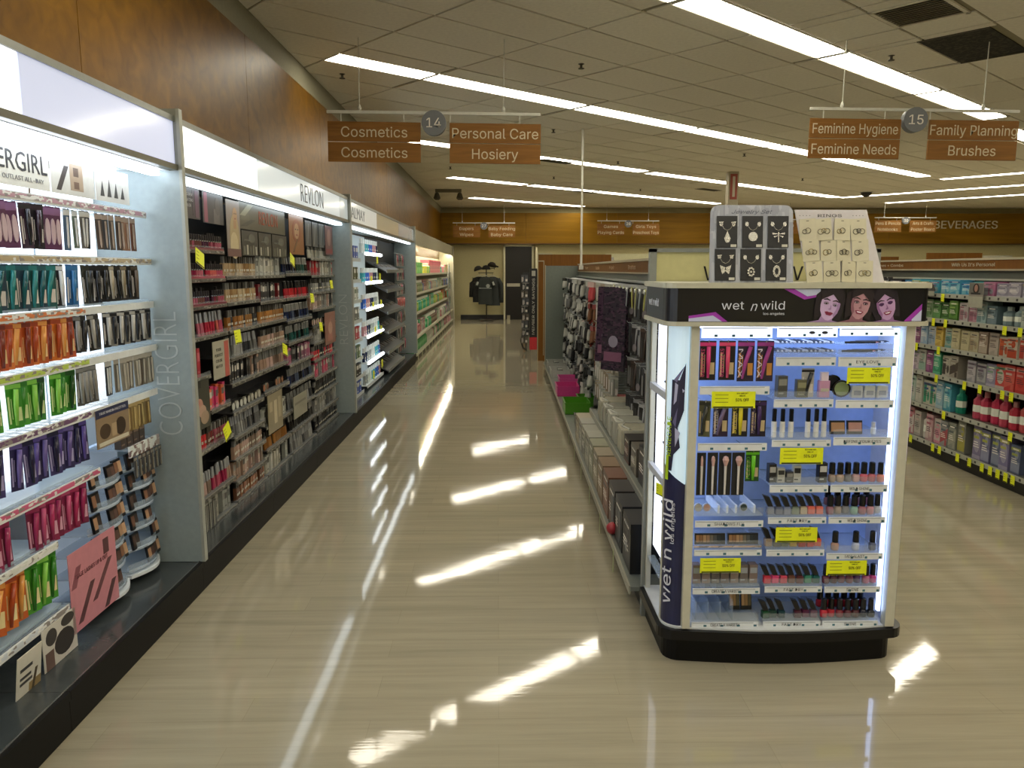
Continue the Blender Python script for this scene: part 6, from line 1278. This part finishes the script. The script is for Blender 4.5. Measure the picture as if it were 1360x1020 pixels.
for ri, (z, h, P) in enumerate(zip(RZs, ZH, PRO)):
    n = len(P); wd = 1.78 / n
    for i, it in enumerate(P):
        s = -2.18 + wd * (i + .5); hh = h * rnd.uniform(.8, 1)
        if it[1] == 'b': pr = P_bottle(it[2], it[3], round(wd * .75, 3), round(hh, 2))
        else: pr = P_pbox(it[2], it[3], it[4], round(wd * .93, 3), round(hh, 2), .12, 26)
        if 'gap' in it[0]: continue
        put(RW, pr, f'{it[0]}, {nth(i)} along the {["bottom", "second lowest", "third lowest", "fourth lowest", "second highest", "top"][ri]} shelf across the next aisle', 'toiletry', 'toiletries across the next aisle', s, .08 + rnd.uniform(0, .02), z)
    for i in range(4):  # beyond the tower's shoulder
        it = P[i % 4]; put(RW, P_pbox('2a2c34', '5a6470', '8c9098', .2, round(h * .9, 2), .12, 20), f'dim pack, {nth(i)} on the {nth(ri)} shelf up, farther along past the tower header', 'pack', 'dim packs farther along the next aisle', -2.35 - .25 * i, .1, z) if ri > 3 else None
for i in range(6): put(RW, P_masc('1a1a1c', '2a2a2e', .09, .12), f'dark carded comb, {nth(i)} of the short row seen over the tower header', 'comb', 'dark combs over the tower header', -2.5 - .12 * i, .06, 1.53)
k = 0
for z, ss in ((1.397, (-1.45,)), (1.187, (-1.9, -1.72, -1.56, -1.38, -.62, -.45)), (.955, (-1.95, -1.8, -1.45)), (.718, (-1.98, -1.45, -1.05, -.85, -.58, -.48)), (.432, (-1.85, -1.3, -.45)), (.13, (-1.78, -1.42, -1.32, -1.06, -.9, -.74, -.64, -.55, -.46, -.38))):
    for s in ss:
        put(RW, P_tag(.045, .07), f'yellow shelf tag, {nth(k)} counting down and along the shelves across the next aisle', 'sale tag', 'yellow shelf tags across the next aisle', s, -.02, z - .0 + .004); k += 1
o = put(RW, proto(('shelf_topper', MB().slab([(-.11, 0), (.11, 0)] + [(.11 * math.cos(t), .075 * math.sin(t)) for t in [math.pi * q / 10 for q in range(1, 10)]], -.003, 0, mat('4c4a4a', .4)).mesh()), [('label', MB().box(-.1, .1, -.003, 0, -.04, 0, mat('9c9c8c', .4)).mesh()), ('tag_holder', MB().box(-.05, .0, -.003, 0, -.1, -.04, mat('a8a894', .4)).mesh())]), 'grey half-round shelf topper clipped before the turquoise packs', 'shelf sign', None, -1.66, -.03, 1.42)
obj('lettering', ftext('PERIOD', .1, .022, mat('8c8c88', .5), .0004), o, (0, -.0035, .02))
o = put(RW, proto(('photo_card', MB().box(-.09, .09, -.003, 0, -.1, .09, mat('8e8a80', .4)).mesh()), [('portrait_ground', MB().box(-.085, .085, -.0036, -.003, .0, .085, mat('6a6a64', .5)).mesh()), ('hair', MB().disc(0, .045, .04, -.0042, -.0036, mat('2a1c18', .6), 16).mesh()), ('face', MB().disc(0, .048, .021, -.0048, -.0042, mat('a87c6c', .5), 14, .028).mesh()), ('shoulder', MB().box(-.06, .06, -.0048, -.0042, .0, .014, mat('1c1c1e', .5)).mesh()), ('lower_card', MB().box(-.09, .09, -.004, -.003, -.1, -.015, mat('a8a898', .4)).mesh())]), 'card with a portrait of a dark-haired woman clipped to the upper shelf', 'photo card', None, -.98, -.03, 1.41)
f_ = proto(('clip_strip', MB().box(-.012, .012, -.004, 0, -.2, .02, BLACK).mesh()), [('hair_band', MB().disc(0, -.22, .035, -.02, 0, mat('1c1814', .4), 14, .045).mesh()), ('gold_bar', MB().box(-.02, -.012, -.022, -.02, -.25, -.19, mat('a88c4c', .4)).box(-.004, .004, -.022, -.02, -.255, -.185, mat('a88c4c', .4)).box(.012, .02, -.022, -.02, -.25, -.19, mat('a88c4c', .4)).mesh())])
put(RW, f_, 'black clip strip ending in a round hair band pack with gold bars', 'clip strip', None, -1.72, -.012, 1.38)
# header boards of a farther gondola
hg = tag(obj('gondola', None, None, (0, 12.3, 0)), 'farther gondola whose brown and white header boards show above the next aisle', 'gondola')
obj('body', MB().box(5.9, 12.5, 0, .5, 0, 1.66, mat('4c4a42', .6)).mesh(), hg)
for x0, x1, z1, m_ in ((5.9, 6.3, 1.80, ENDW), (6.3, 6.72, 1.75, mat('a8a694', .5)), (6.74, 7.62, 1.86, ENDW), (7.64, 8.1, 1.82, mat('b4b09c', .5)), (8.12, 9.6, 1.78, ENDW)):
    obj('header_board', MB().box(x0, x1, -.02, .0, 1.6, z1, m_).mesh(), hg)
obj('dark_print', MB().box(6.32, 6.68, -.024, -.02, 1.68, 1.715, BLACK).box(7.75, 8.02, -.024, -.02, 1.73, 1.755, BLACK).mesh(), hg)
